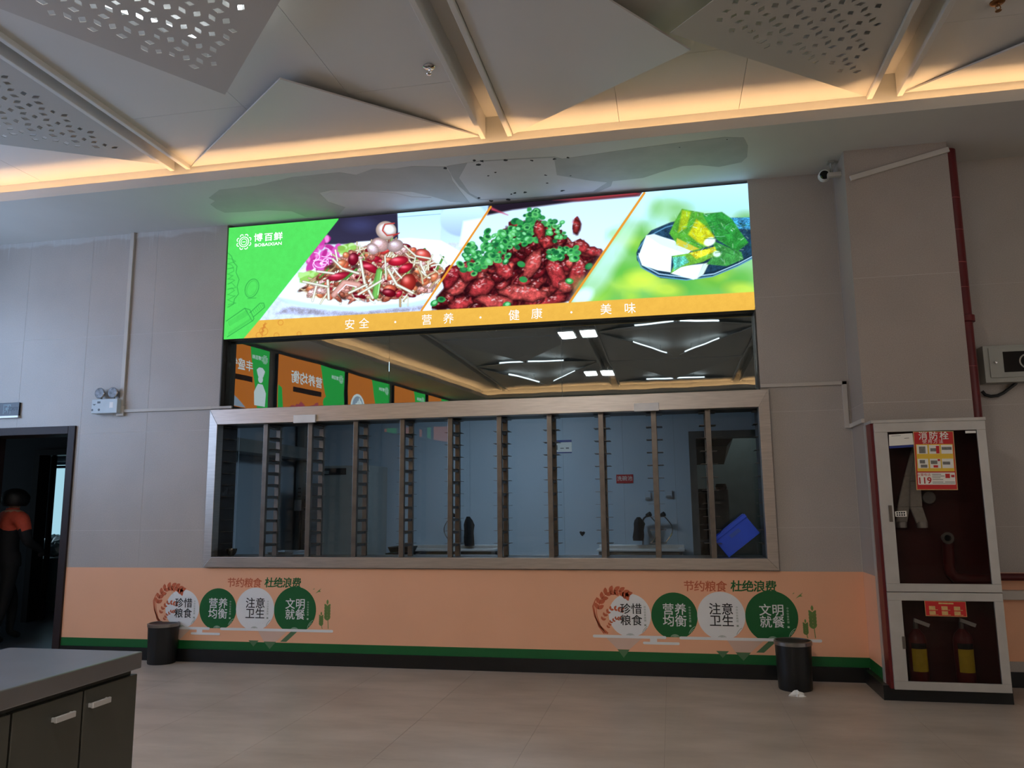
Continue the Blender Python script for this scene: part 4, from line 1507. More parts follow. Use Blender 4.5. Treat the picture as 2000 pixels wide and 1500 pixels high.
m.text('BOBAIXIAN', onY(524, 477.5, -0.001), 0.042, bold=0.02, off=0.001, wx=1.25)
m.build('logo', WHITE_L, lb)

# ================================================================== PRINTED VINYL ON THE WALL
def cut_disc(cx, cz, r, zcut=0.0, n=44):
    s = max(-1, min(1, (zcut - cz) / r))
    a = math.asin(s)
    return disc(cx, cz, r, n, a, PI - a)
def rbar(u0, u1, v, h, n=8):
    r = h / 2
    return [(u1 - r + r * math.cos(t), v + r * math.sin(t)) for t in np.linspace(-PI / 2, PI / 2, n)] + \
           [(u0 + r + r * math.cos(t), v + r * math.sin(t)) for t in np.linspace(PI / 2, 3 * PI / 2, n)]
def ribbon(m, pts, w, O, ex, ez, off):
    """line of width w along 2-D points"""
    P = [np.array(p, float) for p in pts]
    V, Fc = [], []
    exn, ezn, On = np.array(ex, float), np.array(ez, float), np.array(O, float)
    nr = np.cross(exn, ezn) * off
    ws = w if isinstance(w, (list, tuple)) else [w] * len(P)
    for i, p in enumerate(P):
        t = P[min(i + 1, len(P) - 1)] - P[max(i - 1, 0)]
        t = t / (np.linalg.norm(t) + 1e-9)
        nn = np.array([-t[1], t[0]]) * ws[i] / 2
        for q in (p + nn, p - nn):
            V.append(On + nr + exn * q[0] + ezn * q[1])
    for i in range(len(P) - 1):
        Fc.append((2 * i, 2 * i + 1, 2 * i + 3, 2 * i + 2))
    m.add(V, Fc)
def leafpts(c, L, W, a, n=10):
    out = []
    for t in np.linspace(0, 1, n):
        out.append((L * (t - .5), W / 2 * math.sin(PI * t) ** .8))
    for t in np.linspace(1, 0, n)[1:-1]:
        out.append((L * (t - .5), -W / 2 * math.sin(PI * t) ** .8))
    ca, sa = math.cos(a), math.sin(a)
    return [(c[0] + x * ca - y * sa, c[1] + x * sa + y * ca) for x, y in out]

EX, EZ = (1, 0, 0), (0, 0, 1)
VX0, VX1 = -5.448, PX0
mural = thing('wall_graphic', (-2.0, 0.0, 0.105), 'peach vinyl wall graphic with a green stripe below the serving window', 'wall graphic')
m = MB()
m.box(VX0, VX1 - 0.002, -0.0015, -0.0002, 0.176, 0.792)
m.build('peach_sheet', 'peach', mural)
m = MB()
m.box(VX0, VX1 - 0.002, -0.0015, -0.0002, 0.105, 0.176)
m.build('green_stripe', 'vgreen', mural)
side_g = thing('wall_graphic', (VX1, -0.2, 0.095), 'strip of peach and green vinyl on the side of the pillar', 'wall graphic')
BX(VX1 - 0.0017, VX1 - 0.0003, PY, -0.002, 0.176, 0.792).build('peach_sheet', 'peach', side_g)
BX(VX1 - 0.0017, VX1 - 0.0003, PY, -0.002, 0.095, 0.176).build('green_stripe', 'vgreen', side_g)
m = MB()
m.box(PX1 + 0.02, 6.4, -0.0015, -0.0002, 0.176, 0.792)
o = m.build('wall_graphic', 'peach')
tag(o, 'peach vinyl sheet on the wall behind the fire cabinet', 'wall graphic')

def motif(ox, oz, par, sc):
    O = (ox, -0.0015, oz)
    EX, EZ = (sc, 0, 0), (0, 0, sc)
    L = 0.0004
    circ = [(.309, .172, .173), (.671, .173, .186), (1.043, .180, .189), (1.434, .178, .203)]
    chars = ['珍惜粮食', '营养均衡', '注意卫生', '文明就餐']
    def part(name, mat, fn):
        m = MB()
        fn(m)
        m.build(name, mat, par)
    # pale reflections under the shelf line
    for pts in ([(.11, -.012), (.40, -.012), (.30, -.10), (.20, -.10)], [(1.08, -.012), (1.36, -.012), (1.26, -.10), (1.14, -.10)]):
        part('reflection', 'vpale', lambda m: m.flat(pts, O, EX, EZ, L * 1))
    for pts in ([(.20, -.102), (.30, -.102), (.25, -.168)], [(.99, -.095), (1.09, -.095), (1.04, -.148)],
                [(1.14, -.102), (1.26, -.102), (1.20, -.166)], [(1.30, -.10), (1.36, -.10), (1.46, -.012), (1.40, -.012)]):
        part('reflection', 'vpale_green', lambda m: m.flat(pts, O, EX, EZ, L * 1.5))
    # orange wheat
    def f(m):
        stalk = [(.125, .022), (.06, .08), (.02, .16), (.005, .24), (.03, .30)]
        for dx, w in ((0, .016), (.012, .010), (.026, .008)):
            ribbon(m, [(x * (1 - .35 * (dx > 0)) + dx, z) for x, z in stalk], [w, w, w * .8, w * .6, w * .25], O, EX, EZ, L * 2)
        for (pts, s) in (([(.05, .22), (.07, .29), (.12, .345), (.18, .372), (.245, .362), (.285, .34)], 1.0),
                         ([(.085, .13), (.11, .18), (.15, .215), (.20, .225), (.24, .215)], .55),
                         ([(.125, .07), (.15, .11), (.19, .14), (.225, .145)], .40)):
            ribbon(m, pts, .005 * s, O, EX, EZ, L * 2)
            P = np.array(pts)
            tt = np.linspace(0, len(P) - 1.001, 9 if s > .9 else 7)
            for k, t in enumerate(tt):
                i = int(t)
                p = P[i] + (P[i + 1] - P[i]) * (t - i)
                d = math.atan2(*(P[i + 1] - P[i])[::-1])
                for sg in (-1, 1):
                    a = d + sg * .75
                    c = (p[0] + math.cos(a) * .026 * s, p[1] + math.sin(a) * .026 * s)
                    m.flat(leafpts(c, .060 * s, .033 * s, a), O, EX, EZ, L * 4.6)
            m.flat(leafpts(P[-1] + (.01 * s, -.006 * s), .05 * s, .024 * s, -.5), O, EX, EZ, L * 4.6)
    part('wheat_print', 'vorange', f)
    for q in range(4):
        cx, cz, r = circ[q]
        dark = q % 2 == 1
        part('disc', 'vgreen' if dark else 'vwhite', lambda m: m.flat(cut_disc(cx, cz, r, 0.004), O, EX, EZ, L * (3 + .5 * q)))
        sz = .090 if q < 1 else .097
        sp = .0455 * (sz / .09)
        for k, ch in enumerate(chars[q]):
            u = cx - .004 + (-1 if k % 2 == 0 else 1) * sp + (.016 if q == 0 else .006)
            v = cz + (.046 if k < 2 else -.046)
            part('character', 'vwhite' if dark else 'vblack', lambda m: m.text(ch, (ox + sc * (u), O[1], oz + sc * (v)), sc * sz, off=L * 6, bold=.008))
        def f(m):
            for k, ch in enumerate('中华饮食美德'):
                m.text(ch, (ox + sc * (cx + .125), O[1], oz + sc * (cz + .066 - k * .0215)), sc * .019, off=L * 6)
            m.flat([(cx + .117, cz - .084), (cx + .133, cz - .084), (cx + .133, cz - .070), (cx + .117, cz - .070)], O, EX, EZ, L * 6)
        part('lettering', 'vline' if dark else 'vgrey', f)
        def f(m):
            for k in range(6):
                rr = .115 - .013 * k
                c0 = (cx + r * .93 + .02, 0.0)
                pts = []
                for a in np.linspace(PI * .5, PI * 1.0, 14):
                    x, z = c0[0] + rr * math.cos(a) * .75, c0[1] + rr * math.sin(a) * .85
                    if (x - cx) ** 2 + (z - cz) ** 2 < (r * .985) ** 2 and z > .004:
                        pts.append((x, z))
                if len(pts) > 2:
                    ribbon(m, pts, .0035, O, EX, EZ, L * 6)
            for k in range(4):
                rr = .034 - .009 * k
                ribbon(m, [(cx + rr * math.cos(a), .004 + rr * .62 * math.sin(a)) for a in np.linspace(.05, PI - .05, 12)], .003, O, EX, EZ, L * 6)
        part('wave_lines', 'vline' if dark else 'vgrey', f)
    # headline
    for k, ch in enumerate('节约粮食'):
        part('character', 'vorange', lambda m: m.text(ch, (ox + sc * (.795 + k * .086), O[1], oz + sc * (.405)), sc * .090, off=L * 3, bold=.012, shear=.08))
    for k, ch in enumerate('杜绝浪费'):
        part('character', 'vgreen', lambda m: m.text(ch, (ox + sc * (1.172 + k * .089), O[1], oz + sc * (.408)), sc * .094, off=L * 3, bold=.018, shear=.08))
    # green wheat and birds
    for (x0, z0, h, s) in ((1.745, .10, .15, 1.0), (1.688, .05, .10, .7)):
        def f(m):
            ribbon(m, [(x0 + .012, .02), (x0 + .008, z0 - .02), (x0, z0 + h * .8)], .006, O, EX, EZ, L * 2)
            for k in range(5):
                for sg in (-1, 1):
                    c = (x0 + sg * .014 * s, z0 + h * (.08 + .17 * k))
                    m.flat(leafpts(c, .050 * s, .024 * s, PI / 2 - sg * .6), O, EX, EZ, L * 3)
            m.flat(leafpts((x0, z0 + h), .045 * s, .020 * s, PI / 2), O, EX, EZ, L * 3)
        part('plant_print', 'vleaf', f)
    for (x, z, s) in ((1.655, .345, 1.0), (1.61, .362, .35)):
        part('bird_print', 'vleaf', lambda m: m.flat([(x - .028 * s, z - .022 * s), (x + .002 * s, z + .006 * s), (x + .028 * s, z + .024 * s), (x + .012 * s, z + .004 * s), (x + .024 * s, z - .006 * s), (x, z - .008 * s)], O, EX, EZ, L * 3))
    # shelf line
    def f(m):
        m.flat(rbar(0, .60, 0.0, .023), O, EX, EZ, L * 7.0)
        m.flat(rbar(.705, 1.805, 0.0, .023), O, EX, EZ, L * 7.0)
        m.flat([(.468, -.052), (.525, -.052), (.525, .0), (.468, .0)], O, EX, EZ, L * 6.4)
        m.flat(rbar(.41, .705, -.046, .021), O, EX, EZ, L * 7.0)
    part('shelf_line', 'vwhite', f)


for (px, py, qx, qy) in ((296, 1225, 651, 1231), (1158, 1242, 1606, 1256)):
    p, q = onY(px, py, 0), onY(qx, qy, 0)
    motif(p[0], p[2], mural, (q[0] - p[0]) / 1.805)

# ================================================================== DOOR, CORRIDOR BEYOND
d1 = sroot('door_1', (-6.0, 0.0, 0.0), 'dark brown framed doorway into an unlit corridor')
m = MB()
m.box(-5.525, -5.45, -0.02, 0.28, 0.0, 2.09)
m.box(-6.56, -6.485, -0.02, 0.28, 0.0, 2.09)
m.box(-6.485, -5.525, -0.02, 0.28, 2.015, 2.09)
m.build('door_frame', 'door_brown', d1, bevel=0.004)
BX(-5.545, -5.525, 0.05, 0.09, 0.98, 1.06).build('strike_plate', 'steel', d1)

CY, RY = 1.9, 4.2
cor = MB()
cor.box(-11.6, -4.9, 0.26, RY, -0.02, 0.0)
struct(cor.build('floor_corridor', 'dark_floor'), 'dark floor of the corridor behind the doorway')
cor = MB()
xA = onY(64, 1000, CY)[0]
zA = onY(64, 879, CY)[2]
for (x0, x1, z0, z1) in rects_minus((-11.6, -4.97, 0, 2.75), [(xA, xA + 1.05, 0, zA)]):
    cor.box(x0, x1, CY, CY + 0.12, z0, z1)
struct(cor.build('wall_corridor_end', 'dark_wall'), 'end wall of the dark corridor')
struct(BX(-11.7, -11.6, 0.26, RY, 0, 2.75).build('wall_corridor_side', 'dark_wall'), 'side wall of the dark corridor')
struct(BX(-4.97, -4.89, 0.26, RY, 0, 2.85).build('wall_kitchen_left', 'kwall'), 'wall between corridor and kitchen')
struct(BX(-11.7, -4.97, 0.26, RY, 2.75, 2.85).build('ceiling_corridor', 'dark_wall'), 'corridor ceiling')
d2 = sroot('door_2', (xA + .5, CY, 0), 'dark inner doorway at the end of the corridor')
m = MB()
m.box(xA - 0.02, xA + 0.06, CY - 0.03, CY + 0.15, 0, zA)
m.box(xA + 0.06, xA + 1.05, CY - 0.03, CY + 0.15, zA - 0.07, zA)
m.build('door_frame', 'door_dark', d2)
xB = onY(104, 1000, CY + 0.2)[0]
BX(xA + 0.06, xB, CY + 0.16, CY + 0.20, 0.0, zA - 0.07).build('door_leaf', 'door_dark', d2)
# back room with a bright window
struct(BX(-11.7, -4.9, RY, RY + 0.1, 0, 2.75).build('wall_back_room', 'dark_wall'), 'wall of the room behind the corridor')
w0, w1b = onY(106, 903, RY - 0.05), onY(150, 1012, RY - 0.05)
wn = sroot('window_8', ((w0[0] + w1b[0]) / 2, RY, w1b[2]), 'narrow bluish daylit window seen through two doorways')
BX(w0[0], w1b[0], RY - 0.03, RY - 0.02, w1b[2] - 0.25, w0[2]).build('pane', em('daylight_corridor', (0.40, 0.72, 0.86), LV['corridor_win']), wn)
zz = onY(120, 911, RY)[2]
BX(w0[0], w1b[0], RY - 0.06, RY - 0.03, zz - 0.03, zz + 0.01).build('glazing_bar', pm('blind_blue', S(40, 70, 90), 0.6), wn)
BX(w0[0], w1b[0], RY - 0.05, RY - 0.03, zz + 0.02, w0[2]).build('blind', pm('blind_grey', S(150, 176, 190), 0.7), wn)
wn = sroot('window_9', (-10.5, RY, .9), 'unseen glowing window added to light the room behind the corridor')  # unseen pane added to lift the dark rooms beyond the doorway
BX(-11.3, -9.6, RY - .03, RY - .02, .9, 2.3).build('pane', em('corridor_fill_glow', (0.50, 0.72, 0.86), LV['corridor_win'] * 2.5), wn)
# another unseen pane, added to light the corridor itself
wn = sroot('window_10', (-11.6, 1.0, 1.0), 'glowing window added out of sight to light the corridor')
BX(-11.599, -11.59, .5, 1.6, .9, 2.3).build('pane', MATS['corridor_fill_glow'], wn)
# heap of plastic bags under the window
BAGZ = onY(115, 1088, 3.1)[2]
BAGX = []
for k, (px, py, r, y) in enumerate(((107, 1036, .13, 3.95), (124, 1026, .13, 3.62), (121, 1062, .12, 3.25), (106, 1073, .10, 2.92))):
    p = onY(px, py, y)
    p[2] = BAGZ + r * 1.05
    BAGX.append(p[0])
    mb = MB()
    rg = random.Random(k)
    n = 14
    prof = []
    V, Fc = [], []
    for i in range(9):
        ph = PI * i / 8
        for j in range(n):
            a = 2 * PI * j / n
            rr = r * (1 + rg.uniform(-.16, .16))
            V.append((p[0] + rr * math.sin(ph) * math.cos(a) * 1.2, y + rr * math.sin(ph) * math.sin(a), p[2] + rr * math.cos(ph) * (1 if i < 5 else .9)))
    for i in range(8):
        for j in range(n):
            Fc.append((i * n + j, (i + 1) * n + j, (i + 1) * n + (j + 1) % n, i * n + (j + 1) % n))
    mb.add(V, Fc)
    tag(mb.build('plastic_bag', 'bag', smooth=True), ['pale plastic bag at the back of the heap under the corridor window', 'pale plastic bag on top of the heap touching the window',
        'pale plastic bag in the middle of the heap beyond the doorway', 'lowest pale plastic bag of the heap beyond the doorway'][k], 'bag', 'bags under the far window')
bx0 = onY(104, 1100, 3.5)
tag(BX(min(BAGX) - .2, max(BAGX) + .25, 2.75, 4.12, 0.0, BAGZ).build('low_bench', pm('bench_dark', S(60, 74, 78), 0.6), bevel=.01), 'low dark bench holding plastic bags beyond the doorway', 'bench')

# exit sign over the door
p, q = onY(40, 786, -0.01), onY(38, 816, -0.01)
ez0, ez1, ex1 = q[2], p[2], p[0]
ex0 = ex1 - 0.36
es = thing('exit_sign', ((ex0 + ex1) / 2, -0.01, ez0), 'dark exit sign with a running figure above the doorway', 'sign')
BX(ex0, ex1, -0.022, 0.0, ez0 + 0.022, ez1).build('panel', pm('sign_dark', S(18, 26, 40), 0.25), es, bevel=.002)
BX(ex0 - 0.003, ex1 + 0.003, -0.03, 0.0, ez0, ez0 + 0.022).build('rail', 'alu', es, bevel=.002)
m = MB()
cxm, czm = onY(14, 799, -.022)[0], (ez0 + .022 + ez1) / 2
O = (cxm, -0.022, czm)
h = .045
m.flat([(-.042, -h), (-.034, -h), (-.034, h - .008), (.034, h - .008), (.034, -h), (.042, -h), (.042, h), (-.042, h)], O, EX, EZ, .001)
m.flat(disc(.010, .026, .009, 14), O, EX, EZ, .001)
m.flat([(-.010, .016), (.012, .014), (.006, -.010), (-.014, -.006)], O, EX, EZ, .001)
m.flat([(-.012, .014), (-.026, .002), (-.022, -.002), (-.008, .006)], O, EX, EZ, .001)
m.flat([(.010, .012), (.026, .004), (.024, -.002), (.008, .004)], O, EX, EZ, .001)
m.flat([(-.012, -.004), (-.002, -.008), (-.012, -.024), (-.030, -.028), (-.030, -.022), (-.016, -.018)], O, EX, EZ, .001)
m.flat([(-.006, -.008), (.006, -.010), (.018, -.024), (.014, -.040), (.008, -.040), (.010, -.026)], O, EX, EZ, .001)
m.build('running_figure', pm('sign_grey', S(128, 150, 160), 0.5), es)
m = MB()
m.text('EXIT', (cxm + .073, -.022, czm), .05, off=.001)
m.build('lettering', pm('sign_dim', S(62, 74, 88), 0.5), es)

# twin-head emergency light
p0, p1 = onY(179, 780, -0.08), onY(227, 806, -0.08)
e = thing('emergency_light', ((p0[0] + p1[0]) / 2, 0.0, p1[2]), 'twin-head emergency light with a pale box beside the cable trunking', 'emergency light')
BX(p0[0], p1[0], -0.075, 0.0, p1[2], p0[2]).build('battery_box', pm('emergency_box', S(188, 200, 206), 0.4), e, bevel=.004)
bw = p1[0] - p0[0]
for k, t in enumerate((.25, .76)):
    cx, cz = p0[0] + bw * t, p0[2] + .058
    hd = MB().lathe([(0.016, -0.03), (0.036, -0.018), (0.049, 0.005), (0.051, 0.020), (0.047, 0.024), (0.043, 0.010)], (cx, -0.045, cz), 'y', 24, cap=False).build('lamp_head', 'chrome', e, smooth=True)
    MB().lathe([(0.0, 0.012), (0.022, 0.016), (0.046, 0.0235)], (cx, -0.045, cz), 'y', 24).build('lens', pm('lamp_reflector', S(120, 124, 130), 0.5, 0.2, var=.6, scale=30), hd, smooth=True)
    MB().tube([(cx, -.04, p0[2] - .002), (cx, -.04, cz - .035)], .010, 8).build('stem', 'grey_metal', e)
m = MB()
O = (p0[0], -0.075, p1[2])
bh = p0[2] - p1[2]
m.flat([(bw * .22, bh * .70), (bw * .34, bh * .70), (bw * .34, bh * .84), (bw * .22, bh * .84)], O, EX, EZ, .001)
m.flat([(bw * .03, bh * .66), (bw * .18, bh * .66), (bw * .105, bh * .56)], O, EX, EZ, .001)
m.flat([(p[0] + bw * .30, p[1] + bh * .25) for p in disc(0, 0, .012, 14)], O, EX, EZ, .001)
m.flat([(p[0] + bw * .04, p[1] + bh * .25) for p in disc(0, 0, .010, 14)], O, EX, EZ, .001)
m.build('controls', pm('controls_grey', S(84, 92, 98), 0.5), e)
m = MB()
m.flat([(bw * .70, bh * .36), (bw * .84, bh * .36), (bw * .84, bh * .76), (bw * .70, bh * .76)], O, EX, EZ, .001)
m.build('sticker', 'vwhite', e)

# ================================================================== CABLE TRUNKING AND CCTV
t1 = thing('cable_trunking', (-5.0, 0.0, 2.2), 'white cable trunking dropping from the soffit to the emergency light and across to the window', 'cable trunking')
xt = onY(240, 780, 0)[0]
zt = onY(300, 801, 0)[2]
m = MB()
m.box(xt - .018, xt + .022, -.022, 0, zt, ZS)
m.build('vertical_run', 'trunk', t1, bevel=.002)
BX(xt + .02, FX0 - .005, -.02, 0, zt - .014, zt + .014).build('horizontal_run', 'trunk', t1, bevel=.002)
BX(FX0 - .005, FX0 + .2, -.02, 0, zt - .012, zt + .01).build('horizontal_run', 'trunk', t1)
BX(xt - .04, xt + .035, -.028, 0, zt - .045, zt + .045).build('corner_box', 'trunk', t1, bevel=.003)
MB().tube([(xt - .03, -.02, zt - .02), (xt - .055, -.035, zt - .045), (xt - .075, -.03, zt - .03), (p1[0] - .002, -.03, p1[2] + .03)], .004, 8).build('cable', 'trunk', t1, smooth=True)
t2 = thing('cable_trunking', (1.0, 0.0, 2.2), 'white cable trunking running from the window frame to the fire cabinet top', 'cable trunking')
pA, pB, pC = onY(1478, 755, 0), onY(1652, 748, 0), onY(1664, 826, 0)
BX(.725, PX0 - .02, -.02, 0, pB[2] - .014, pB[2] + .014).build('horizontal_run', 'trunk', t2, bevel=.002)
BX(PX0 - .055, PX0 - .02, -.02, 0, 1.87, pB[2] + .014).build('vertical_run', 'trunk', t2, bevel=.002)
BX(PX0 - .022, PX0, -.40, -.0, 1.87, 1.90).build('pillar_run', 'trunk', t2, bevel=.002)
t3 = thing('cable_trunking', (1.7, PY, 3.7), 'slanted white cable trunking across the top of the pillar', 'cable trunking')
a, b = onY(1660, 350, PY), onY(1852, 293, PY)
d = np.array([b[0] - a[0], b[2] - a[2]])
d = d / np.linalg.norm(d)
nn = np.array([-d[1], d[0]]) * .019
m = MB()
m.prism([(a[0] + nn[0], PY, a[2] + nn[1]), (b[0] + nn[0], PY, b[2] + nn[1]), (b[0] - nn[0], PY, b[2] - nn[1]), (a[0] - nn[0], PY, a[2] - nn[1])], (0, -.02, 0))
m.build('slanted_run', 'trunk', t3, bevel=.002)
zc_ = onY(1640, 349, -0.2)[2]
BX(PX0 - .10, PX0, -.30, -.26, zc_ - .014, zc_ + .018).build('elbow', 'trunk', t3, bevel=.002)
c_ = onY(1610, 343, -.22)
cc = thing('security_camera', (c_[0], -.22, c_[2]), 'small white dome security camera under the soffit beside the pillar', 'camera')
MB().lathe([(0.0, .03), (.034, .03), (.044, .015), (.046, -.02), (.036, -.045), (.0, -.05)], (c_[0], -.22, c_[2]), 'y', 24).build('housing', 'white_plastic', cc, smooth=True)
MB().lathe([(.036, -.0), (.030, .012), (0.0, .013)][::1], (c_[0] - .004, -.25, c_[2] - .006), 'y', 22).build('lens', 'lens', cc, smooth=True)
m = MB()
m.tube([(c_[0] + .03, -.21, c_[2] + .01), (c_[0] + .055, -.215, c_[2] + .02), (c_[0] + .055, -.215, ZS)], .008, 8)
m.box(c_[0] + .03, c_[0] + .08, -.24, -.19, ZS - .012, ZS)
m.build('bracket', 'grey_metal', cc)

# ================================================================== PIPE, METER BOX
pr = thing('standpipe', (2.20, -.22, 1.87), 'tall dark red fire pipe running up beside the pillar', 'pipe')
PXc, PYc, PR = 2.163, -0.22, 0.058
MB().lathe([(PR, 1.845), (PR, 3.94)], (PXc, PYc, 0), n=20).build('pipe', 'red', pr, smooth=True)
for z in (2.60, ):
    MB().lathe([(PR + .002, z), (PR + .016, z + .005), (PR + .016, z + .05), (PR + .002, z + .055)], (PXc, PYc, 0), n=20).build('coupling', 'red', pr, smooth=True)
for z in (2.27, 2.86, 3.05, 3.30, 3.55):
    MB().lathe([(PR + .0012, z), (PR + .0012, z + .004)], (PXc, PYc, 0), n=20).build('seam_ring', pm('red_pale', S(176, 90, 90), .5), pr)
mb0, mb1 = onY(1917, 676, -.11), onY(1922, 748, -.11)
bxz0, bxz1 = mb1[2], mb0[2]
mbx = thing('meter_box', (2.6, 0, bxz0), 'grey wall meter box with a small dark window right of the red pipe', 'box')
X0 = mb0[0] + .005
BX(X0, X0 + .55, -.11, 0, bxz0, bxz1).build('case', 'grey_metal', mbx, bevel=.003)
dr = BX(X0 + .035, X0 + .52, -.118, -.1105, bxz0 + .035, bxz1 - .02).build('door', 'grey_metal', mbx, bevel=.002)
wx0, wz1 = onY(1958, 687, -.12)[0], onY(1958, 687, -.12)[2]
wz0 = onY(1958, 727, -.12)[2]
BX(wx0, wx0 + .30, -.1195, -.1185, wz0, wz1).build('window', pm('meter_window', S(14, 14, 15), .15), dr)
ml = MB()
O = (wx0 + .16, -.1195, (wz0 + wz1) / 2)
ring(ml, O, .046, .056, ex=EX, ez=EZ, off=.001)
ml.build('dial_ring', 'grey_metal', dr)
MB().lathe([(.006, -.004), (.010, .004), (.008, .012), (0, .013)], (X0 + .075, -.118, (bxz0 + bxz1) / 2 + .01), 'y', 14).build('lock', 'chrome', dr, smooth=True)
pts = [onY(x, y, -.03) for x, y in ((1918, 764), (1924, 771), (1935, 774), (1948, 773), (1960, 767), (1972, 758), (1985, 748))]
tag(MB().tube([(p[0], -.03, p[2]) for p in pts], .012, 8).build('flexible_conduit', 'wire', smooth=True), 'black flexible conduit hanging under the grey meter box', 'cable')
# pipes low on the wall right of the cabinet
tag(MB().tube([(2.2, -.10, onY(1985, 1127, -.1)[2]), (3.6, -.10, onY(1985, 1127, -.1)[2])], .026, 12).build('horizontal_pipe', 'red_dark', smooth=True), 'dull red pipe low on the wall beside the fire cabinet', 'pipe')
zz = onY(1985, 1162, -.06)[2]
tag(BX(2.2, 3.6, -.07, 0, zz - .035, zz + .03).build('wall_ledge', 'trunk', bevel=.006), 'pale ledge low on the wall beside the fire cabinet', 'ledge')

# ================================================================== FIRE CABINET
CF = -0.60
cab = thing('fire_cabinet', (1.74, -.5, .09), 'tall red fire hydrant cabinet with aluminium glazed doors on the pillar', 'fire cabinet')
cx0, cx1, cz0, cz1 = 1.395, 2.098, .085, 1.845
m = MB()
m.box(cx0 - .018, cx0, CF + .02, PY, cz0, cz1)
m.build('side_panel', 'red', cab)
m = MB()
m.box(cx1, cx1 + .006, CF + .02, PY, cz0, cz1)
m.build('side_panel', 'red', cab)
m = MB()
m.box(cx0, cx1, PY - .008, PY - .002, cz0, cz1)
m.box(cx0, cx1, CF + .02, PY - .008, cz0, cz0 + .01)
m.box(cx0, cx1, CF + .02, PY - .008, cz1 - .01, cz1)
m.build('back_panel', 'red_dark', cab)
BX(cx0 - .018, cx1 + .006, CF - .004, PY, cz1, cz1 + .022).build('top_cap', 'alu', cab, bevel=.003)
BX(cx0 - .022, cx0 - .018, PY - .06, PY, cz0, cz1).build('edge_strip', 'alu', cab)
gU = [onY(x, y, CF) for x, y in ((1733, 843), (1908, 840), (1938, 1141), (1758, 1140))]
gL = [onY(x, y, CF) for x, y in ((1761, 1172), (1942, 1176), (1958, 1338), (1774, 1330))]
ux0, ux1, uz0, uz1 = (gU[0][0] + gU[3][0]) / 2, (gU[1][0] + gU[2][0]) / 2, (gU[2][2] + gU[3][2]) / 2, (gU[0][2] + gU[1][2]) / 2
lx0, lx1, lz0, lz1 = (gL[0][0] + gL[3][0]) / 2, (gL[1][0] + gL[2][0]) / 2, (gL[2][2] + gL[3][2]) / 2, (gL[0][2] + gL[1][2]) / 2
mid = (uz0 + lz1) / 2
def cab_door(z0, z1, gx0, gx1, gz0, gz1):
    d = MB()
    d.box(cx0, cx1, CF, CF + .02, gz1, z1)
    d.box(cx0, cx1, CF, CF + .02, z0, gz0)
    d.box(cx0, gx0, CF, CF + .02, gz0, gz1)
    d.box(gx1, cx1, CF, CF + .02, gz0, gz1)
    d = d.build('door', 'alu', cab, bevel=.002)
    BX(gx0, gx1, CF + .008, CF + .012, gz0, gz1).build('glass', 'cab_glass', d)
    return d
dU = cab_door(mid + .002, cz1, ux0, ux1, uz0, uz1)
dL = cab_door(cz0, mid - .002, lx0, lx1, lz0, lz1)
hz = onY(1742, 1003, CF)[2]
BX(ux0 - .034, ux0 - .012, CF - .008, CF, hz - .055, hz + .055).build('lock', 'steel_dark', dU, bevel=.002)
hz2 = onY(1762, 1255, CF)[2]
BX(lx0 - .018, lx0 + .002, CF - .006, CF, hz2 - .04, hz2 + .04).build('lock', 'steel_dark', dL, bevel=.002)

# printed sheets on the glass
def sheet(name, pts, mat, label, cat):
    P = [onY(x, y, CF - .001) for x, y in pts]
    o = thing(name, (P[0][0], CF - .001, P[-1][2]), label, cat)
    return o, P
def bil(P, u, v):
    """P = TL, TR, BR, BL"""
    a = P[0] + (P[1] - P[0]) * u
    b = P[3] + (P[2] - P[3]) * u
    return a + (b - a) * v
def quad(m, P, u0, v0, u1, v1, off):
    q = [bil(P, u0, v1), bil(P, u1, v1), bil(P, u1, v0), bil(P, u0, v0)]
    m.prism([(p[0], CF - .001 - off + .0004, p[2]) for p in q], (0, -.0004, 0))
o, P = sheet('fire_poster', [(1783, 843), (1862, 842), (1871, 957), (1790, 957)], None, 'red and yellow fire hydrant instruction poster on the upper cabinet glass', 'poster')
P = [np.array(p) for p in P]
for nm, mt, rects, off in (('backing', 'poster_gold', [(0, 0, 1, 1)], .0008), ('print', 'poster_red', [(.02, .012, .98, .988)], .0013),
                           ('print', 'poster_yellow', [(.05, .22, .955, .685)], .0018),
                           ('print', 'poster_white', [(.07, .235, .33, .385), (.37, .235, .63, .385), (.665, .235, .94, .385), (.07, .47, .33, .63), (.37, .47, .63, .63), (.665, .47, .94, .63),
                                                      (.05, .705, .955, .91)], .0023),
                           ('print', 'poster_grey', [(.12, .26, .28, .375), (.40, .29, .58, .345), (.68, .27, .92, .32), (.12, .49, .25, .55), (.14, .57, .30, .62), (.39, .50, .55, .56), (.68, .52, .86, .57),
                                                     (.40, .73, .62, .74), (.40, .76, .70, .77), (.40, .79, .60, .80), (.40, .82, .66, .83), (.40, .86, .66, .87), (.70, .86, .94, .87), (.40, .885, .94, .893)], .0027),
                           ('print', 'poster_red', [(.54, .25, .62, .38), (.56, .475, .62, .51), (.45, .58, .56, .62), (.72, .725, .83, .80), (.86, .745, .94, .785)], .0030)):
    m = MB()
    for r in rects:
        quad(m, P, *r, off)
    m.build(nm, mt, o)
m = MB()
for k, ch in enumerate('消防栓'):
    c = bil(P, .24 + k * .26, .085)
    m.text(ch, (c[0], CF - .001, c[2]), .058, off=.0022, bold=.012)
for k, ch in enumerate('使用方法'):
    c = bil(P, .27 + k * .135, .18)
    m.text(ch, (c[0], CF - .001, c[2]), .030, off=.0022)
m.build('lettering', 'poster_white', o)
m = MB()
c = bil(P, .21, .845)
m.text('119', (c[0], CF - .001, c[2]), .060, off=.0030, bold=.018)
c = bil(P, .20, .745)
m.text('火警电话', (c[0], CF - .001, c[2]), .021, off=.0030)
